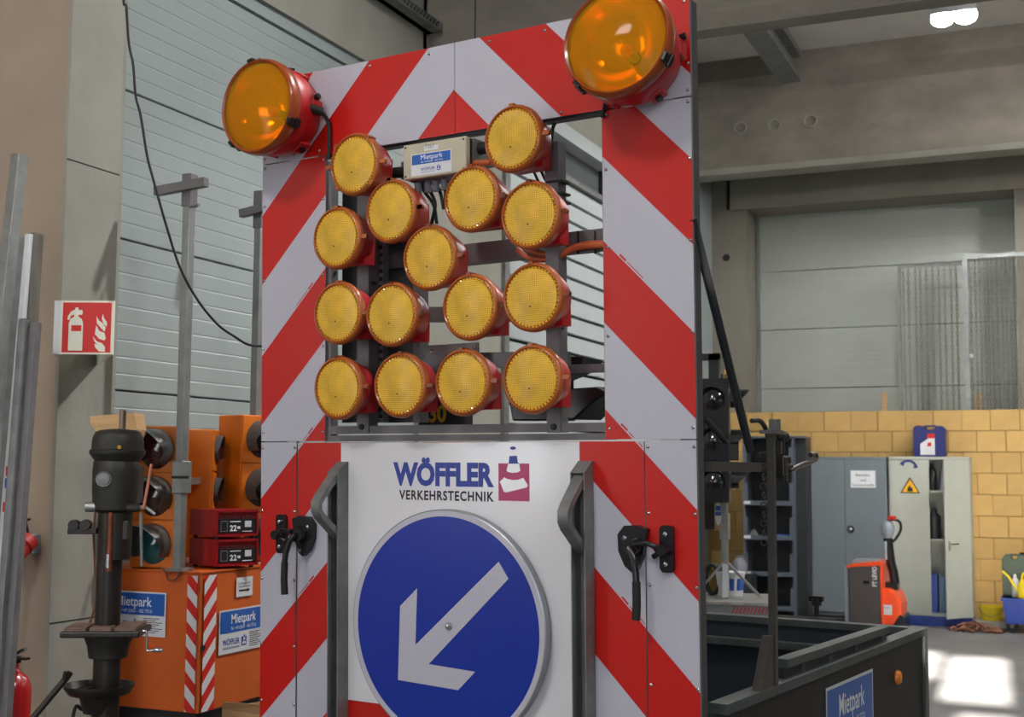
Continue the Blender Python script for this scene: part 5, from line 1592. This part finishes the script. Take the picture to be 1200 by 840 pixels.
for xx in (-.18, .18):
    MB().box((b0_[0] - .06 - 1.05, .26 + xx - .07, .06), (b0_[0] - .045, .26 + xx + .07, .11), PTRG).build('fork', pt_)
    MB().cyl((b0_[0] - .95, .26 + xx - .05, .045), (b0_[0] - .95, .26 + xx + .05, .045), .045, BLACK, 16).build('fork_roller', pt_)
MB().cyl((c1_[0] - .10, .18, .10), (c1_[0] - .10, .34, .10), .10, RUBBER, 24).build('drive_wheel', pt_)
# small red and grey parts on the truck's top
MB().box((b0_[0] + .03, .1, b1_[1] - .03), (b1_[0] - .06, .4, b1_[1] + .015), GREYP).build('top_tray', pt_, bevel=.006)

# blue cart with jerrycan and watering can, cut by the right edge
KY = 14.35
q = on(1, 1175, 735, KY)
ztop = on(1, 1185, 701, KY).z
cx_ = q.x
ck = empty('blue_cart', (cx_, KY, 0), 0, 'blue plastic tub cart on black wheels at the right edge', 'cart')
MB().hexa([(.03, .02, .10), (.75, .02, .10), (.75, .48, .10), (.03, .48, .10), (0, 0, ztop), (.8, 0, ztop), (.8, .5, ztop), (0, .5, ztop)], CABBLUE).build('tub', ck, bevel=.01)
MB().box((-.012, -.012, ztop - .03), (.812, .512, ztop - .0), CABBLUE).build('rim', ck, bevel=.006)
for xx in (.09, .68):
    for yy in (.10, .42):
        MB().cyl((xx, yy - .02, .05), (xx, yy + .02, .05), .05, RUBBER, 18).box((xx - .02, yy - .025, .05), (xx + .02, yy + .025, .105), BLACK).build('caster', ck)
q0, q1 = on(1, 1175.5, 702, KY + .3), on(1, 1203, 650.5, KY + .3)
jc = empty('jerrycan', (q0.x, KY + .26, ztop + .001), 0, 'dark green jerrycan standing in the cart behind the yellow watering can', 'jerrycan')
jw, jh = q1.x - q0.x + .02, q1.z - ztop
m = MB().prism([(0, .01), (.01, 0), (jw - .01, 0), (jw, .01), (jw, jh - .04), (jw - .04, jh), (jw * .62, jh), (jw * .55, jh - .05), (jw * .40, jh - .05), (jw * .34, jh), (.03, jh), (0, jh - .05)], 0, .16, BOTTLE)
m.build('body', jc, bevel=.008)
MB().box((jw * .30, .04, jh - .012), (jw * .70, .12, jh + .008), BOTTLE).build('handle', jc, bevel=.006)
MB().cyl((jw - .06, .08, jh - .02), (jw - .06, .08, jh + .025), .03, BLACK, 14).build('cap', jc)
bw_ = bottle('white_bottle', on(1, 1190, 690, KY + .2).x, KY + .17, ztop + .001, .035, .24, PAPER, 'white bottle standing in the blue cart beside the watering can', 'bottle', None)
q0 = on(1, 1198, 700, KY + .1)
wc = empty('watering_can', (q0.x + .03, KY + .09, ztop + .001), 0, 'yellow plastic watering can with long spout on the blue cart', 'watering can')
MB().lathe([(.001, 0), (.075, 0), (.08, .02), (.075, .13), (.05, .17), (.045, .19), (.04, .185), (.001, .14)], YEL, 24).build('body', wc, smooth=40)
def WC(x, y): p_ = on(1, x, y, KY + .09); return (p_.x - q0.x - .03, 0, p_.z - ztop)
MB().tube([(-.05, 0, .05), (-.10, 0, .11), WC(1182, 676), WC(1174.5, 669)], .014, YEL, 10).build('spout', wc, smooth=50)
cable('handle', [(-.03, 0, .17), (-.02, 0, .24), (.03, 0, .27), (.09, 0, .22), (.08, 0, .08)], .012, YEL, wc, I4)
# pallet sheet, bucket, rags on the floor by the wall
q0, q1 = on(2, 1124, 733, 0), on(2, 1176, 733, 0)
sl_ = MB().box((0, 0, 0), (q1.x - q0.x + .05, .32, .07), CONC).build('floor_slab', bevel=.01)
sl_.location = (q0.x, 14.78, 0)
tag(sl_, 'low grey slab on the floor under the yellow bucket', 'slab')
q0 = on(1, 1161.5, 722, 14.92)
yb0 = empty('bucket', (q0.x, 14.95, .0712), 0, 'low yellow bucket on the grey slab between cabinet and blue cart', 'bucket')
rb = .118
MB().lathe([(.001, 0), (rb * .88, 0), (rb, .135), (rb * 1.08, .137), (rb * 1.08, .15), (rb * .97, .15), (rb * .86, .012), (.001, .01)], YEL, 30).build('tub', yb0, smooth=35)
cable('bail', [(-rb * 1.05, 0, .13), (-rb * .7, -rb * .9, .08), (0, -rb * 1.25, .05), (rb * .7, -rb * .9, .08), (rb * 1.05, 0, .13)], .004, GALV, yb0, I4)
q0 = on(2, 1142, 739, 0)
rg = MB()
rr = random.Random(3)
for k_ in range(46):
    t_ = rr.uniform(0, 2 * PI)
    r0 = rr.uniform(0, .85)
    x_, y_ = .30 * r0 * math.cos(t_), .13 * r0 * math.sin(t_)
    z_ = .012 + .10 * (1 - r0) * rr.uniform(.3, 1)
    a__ = rr.uniform(0, PI)
    l_ = rr.uniform(.05, .11)
    rg.tube([(x_ - l_ * math.cos(a__), y_ - l_ * math.sin(a__) * .6, max(.012, z_ - .02)), (x_, y_, z_ + .012), (x_ + l_ * math.cos(a__), y_ + l_ * math.sin(a__) * .6, max(.012, z_ - .025))], .014, ROPE, 6)
rgo = rg.build('rag_heap', smooth=60)
rgo.location = (q0.x, q0.y - .1, 0)
tag(rgo, 'heap of brown rags on the floor in front of the slab', 'rags', None, 'stuff')

# chain racks behind the block wall
RY = 15.46
def rackp(x, y): return on(1, x, y, RY)
def chain_mesh(length, seed):
    m = MB()
    r_ = random.Random(seed)
    n_ = int(length / .052)
    for k_ in range(n_):
        z = -.026 - .052 * k_
        tw = r_.uniform(-.5, .5) + (PI / 2 if k_ % 2 else 0)
        c_, s_ = math.cos(tw), math.sin(tw)
        pts = []
        for j_ in range(8):
            t_ = 2 * PI * j_ / 8
            pts.append((.012 * math.cos(t_), .033 * math.sin(t_)))
        vs = []
        for (u_, z_) in pts:
            for (du, dn) in ((.004, 0), (0, .004), (-.004, 0), (0, -.004)):
                uu = u_ + du * (1 if u_ >= 0 else -1)
                vs.append((uu * c_ - dn * s_, uu * s_ + dn * c_, z + z_ + (du * .5 if z_ > 0 else -du * .5)))
        fs_ = []
        for j_ in range(8):
            for h_ in range(4):
                a__, b__ = j_ * 4, ((j_ + 1) % 8) * 4
                fs_.append((a__ + h_, a__ + (h_ + 1) % 4, b__ + (h_ + 1) % 4, b__ + h_))
        m.raw(vs, fs_, CHAINM)
    return m
CHAINM = mat('chain_steel', (126, 124, 116), .5, .5, var=.4, scale=20)
la, lb_ = rackp(1054, 314), rackp(1131, 308)
zl = la.z
k1 = empty('chain_rack', (la.x, RY, 0), 0, 'left thin chain rack with a dull rail behind the yellow wall', 'rack', )
MB().box((-.02, -.012, zl - .0), (lb_.x - la.x, .012, zl + .025), GALVD).build('rail', k1)
MB().box((-.02, .0, 0), (.01, .03, zl), GALVD).build('rack_post', k1)
MB().box((lb_.x - la.x - .03, .0, 0), (lb_.x - la.x, .03, zl), GALVD).build('rack_post', k1)
ra_, rb_ = rackp(1131, 305), rackp(1215, 299)
k2 = empty('chain_rack', (ra_.x, RY - .06, 0), 0, 'right chain rack with bright galvanised post and rail behind the yellow wall', 'rack')
zr = ra_.z
MB().box((-.015, -.02, zr - .0), (rb_.x - ra_.x, .02, zr + .05), GALV).build('rail', k2)
MB().box((-.03, -.03, 0), (.03, .03, zr), GALV).build('rack_post', k2)
MB().box((rb_.x - ra_.x - .05, -.03, 0), (rb_.x - ra_.x, .03, zr), GALV).build('rack_post', k2)
MB().cyl((.035, -.04, rackp(1134, 418).z), (.06, -.05, rackp(1134, 418).z), .025, PAPER, 12).build('white_clip', k2)
chs = None
def hang(x, y, z, length_id, label, group):
    global chs
    if chs is None:
        chs = chain_mesh(1.95, 5).build('hanging_chain')
        o = chs
    else:
        o = chs.copy()
        COL.objects.link(o)
    o.location = (x, y, z)
    o.rotation_euler = (0, 0, random.uniform(0, 6))
    tag(o, label, 'chain', group)
LN, RN = 10, 15
ORD = ('first', 'second', 'third', 'fourth', 'fifth', 'sixth', 'seventh', 'eighth', 'ninth', 'tenth', 'eleventh', 'twelfth', 'thirteenth', 'fourteenth', 'last')
for k_ in range(LN):
    hang(la.x + .03 + (lb_.x - la.x - .12) * k_ / (LN - 1) + random.uniform(-.012, .012), RY - .005, zl - .002, 0, 'steel chain hanging from the dull left rack rail, ' + ORD[k_] + ' chain from the left', 'chains on the left rack')
for k_ in range(RN):
    hang(ra_.x + .06 + (rb_.x - ra_.x - .12) * k_ / (RN - 1) + random.uniform(-.012, .012), RY - .06, zr - .002, 0, 'steel chain hanging from the bright right rack rail, ' + ORD[k_] + ' chain from its post', 'chains on the right rack')

# ---- checker plate box with the black signal on a tripod mast, behind the board
QD = 8.6
zq = at(865, 703, QD).z
q = at(862, 703, QD)
qx0, qx1 = at(790, 703, QD), at(903, 703, QD)
ax_ = Matrix.Rotation(math.radians(-4), 4, 'Z')
CHK = mat('checker_plate', (176, 174, 170), .35, .6, var=.25, scale=30, bump=.6, bscale=45)
cbxx = empty('checker_plate_box', (q.x, q.y, 0), math.radians(10), 'aluminium checker plate box behind the trailer, carrying the black signal mast', 'box')
MB().box((-.60, -.12, 0), (.235, .5, zq - .02), ALU).build('body', cbxx)
MB().box((-.61, -.14, zq - .02), (.25, .51, zq), CHK).build('lid', cbxx)
m = MB()
for k_ in range(11):
    m.raw([(-.02 + k_ * .024, -.1205, zq - .075), (.0 + k_ * .024, -.1205, zq - .03), (.008 + k_ * .024, -.1205, zq - .03), (-.012 + k_ * .024, -.1205, zq - .075)], [(0, 1, 2, 3)], SIGNRED)
tag(m.build('hazard_print', cbxx, recalc=False), kind='stuff')
mp = at(850, 690, QD + .15)
bs = empty('black_signal', (mp.x, mp.y, zq + .001), 0, 'black traffic signal with large visors on a galvanised tripod mast behind the board edge', 'traffic signal')
zz = lambda y_: at(850, y_, QD + .15).z - zq
pxw = (QD + .15) / F_PX
MB().cyl((0, 0, .0), (0, 0, zz(548)), 4 * pxw, GALV, 14).build('mast', bs, smooth=40)
for dx, dy in ((.24, .02), (-.20, -.05), (.04, -.16), (-.05, .25)):
    MB().bar((0, 0, zz(657)), (dx, dy, .012), .042, .014, ALU).build('tripod_leg', bs)
MB().box((-.03, -.03, zz(632)), (.03, .03, zz(602)), GALV).build('sleeve_clamp', bs)
BLK = mat('signal_black', (17, 19, 21), .3)
hood_mat = mat('visor_black', (15, 16, 18), .28)
VB = mat('lens_black_glass', (30, 32, 36), .08, coat=.8)
_o = ORANGE
ORANGE = BLK
hzb = zz(588)
hzt = zz(446)
qa = at(852, 588, QD + .08) - Vector((mp.x, mp.y, zq))
hdm = T(qa.x, qa.y, hzb) @ Matrix.Rotation(math.radians(104), 4, 'Z')
hb_ = signal_head('signal_head', bs, hdm, (VB, VB, VB), W=.20, H=hzt - hzb, D=.09)
qa = at(836, 588, QD - .12) - Vector((mp.x, mp.y, zq))
hb2_ = signal_head('signal_head', bs, T(qa.x, qa.y, hzb) @ Matrix.Rotation(math.radians(6), 4, 'Z'), (VB, VB, VB), W=.21, H=hzt - hzb, D=.10, hood=None)
ORANGE = _o
MB().box((.0, -.02, zz(545)), (.012, .02, zz(432)), mat('backing_strip', (170, 130, 40), .5)).build('edge_strip', bs)
MB().box((-.10, -.03, hzt), (-.03, .03, zz(412)), BLK).box((-.16, -.03, zz(420)), (-.03, .03, zz(412)), BLK).build('top_bracket', bs)
MB().cyl((0, 0, hzt - .05), (0, 0, zz(437)), .02, BLK, 12).ball((.035, -.01, zz(457)), .022, BLK, 8).build('top_knob', bs, smooth=50)
m = MB()
m.box((-.17, -.05, zz(621)), (-.06, -.03, zz(588)), BLK)
m.build('label_plate', bs)
q = at(834, 603, QD) - Vector((mp.x, mp.y, zq))
m = MB()
ov = lambda sx_, sz_: [(q.x + sx_ * math.cos(2 * PI * k_ / 28), q.z + sz_ * math.sin(2 * PI * k_ / 28)) for k_ in range(28)]
m.flat(ov(.024, .078), -.052, PAPER).flat(clip(clip(ov(.022, .074), 0, 1, q.z - .012), 0, -1, -q.z - .055), -.0525, INKB).text('Mietpark', q.x, q.z + .012, .014, .036, -.053, TEXTW)
m.build('oval_sticker', bs, recalc=False)
# white pail and a coil of black hose on the checker plate box
q = at(846, 702, QD)
pl2 = empty('pail', (q.x - .02, q.y + .32, zq + .001), 0, 'white plastic pail with blue label on the checker plate box', 'pail')
hp = at(842, 674, QD).z - zq
MB().lathe([(.001, 0), (.085, 0), (.10, hp - .012), (.106, hp - .012), (.106, hp), (.095, hp), (.001, hp - .004)], PAPER, 30).build('tub', pl2, smooth=35)
MB().lathe([(.0895, hp * .25), (.098, hp * .75)], INKB, 10, 'Z', (.003, -.002, 0)).build('blue_label', pl2)
hs_ = MB()
q = at(834, 655, QD + .3)
pts = []
for k_ in range(60):
    t_ = k_ * PI / 8
    pts.append((.055 * math.cos(t_) + .004 * k_ / 10, .02 * math.sin(t_ * .37), .10 + .10 * math.sin(t_)))
hs_ = cable('hose_coil', pts, .011, RUBBER, None, T(q.x - .02, q.y + .05, zq + .012))
tag(hs_, 'black cable coil standing on the checker plate box behind the pail', 'cable coil')
# clear bag by the shelf
q = on(1, 868, 672, SY - .15)
bgm = MB().lathe([(.001, 0), (.07, .0), (.085, .05), (.08, .11), (.05, .16), (.025, .18), (.045, .205), (.001, .20)], mat('clear_bag', (176, 176, 186), .2, trans=.5), 14, 'Z')
bgo = bgm.build('plastic_bag', smooth=60)
st_ = MB().box((-.16, -.14, 0), (.16, .14, q.z), FRAMED).build('plastic_crate', bevel=.006)
st_.location = (q.x, SY - .2, 0)
tag(st_, 'dark crate on the floor left of the dark shelf', 'crate')
bgo.location = (q.x, SY - .2, q.z + .001)
tag(bgo, 'crumpled clear plastic bag on the dark crate left of the shelf', 'bag')
# knob on the trailer's far rim, plate with yellow 30, black hoods seen through the opening
q = lr(2, 957, 722, RZ)
MB().cyl((q.x, q.y, RZ), (q.x, q.y, RZ + .06), .012, BLACK, 10).cyl((q.x, q.y, RZ + .05), (q.x, q.y, RZ + .085), .024, BLACK, 14).box((q.x - .035, q.y - .015, RZ + .07), (q.x + .035, q.y + .015, RZ + .095), BLACK).build('clamp_knob', TR, bevel=.003)
q = lp(517, 484, .25)
m = MB().box((q.x - .10, .25, q.z - .07), (q.x + .10, .30, q.z + .09), FRAMED)
m.text('30', q.x - .015, q.z - .03, .06, .075, .2485, mat('print_yellow', (214, 170, 30), .5), bold=.03)
bp_(m, 'marked_plate', recalc=False)
m = MB()
a_ = [lp(x, y, .35) for x, y in ((655, 490), (655, 456), (700, 453), (712, 460), (690, 475), (672, 492))]
m.prism([(p_.x, p_.z) for p_ in a_], .35, .55, BLACK)
bp_(m, 'rear_hood', bevel=.006)
m = MB()
a_ = [lp(x, y, .36) for x, y in ((600, 493), (596, 470), (618, 460), (652, 466), (652, 493))]
m.prism([(p_.x, p_.z) for p_ in a_], .36, .5, BLACK)
bp_(m, 'rear_hood', bevel=.006)
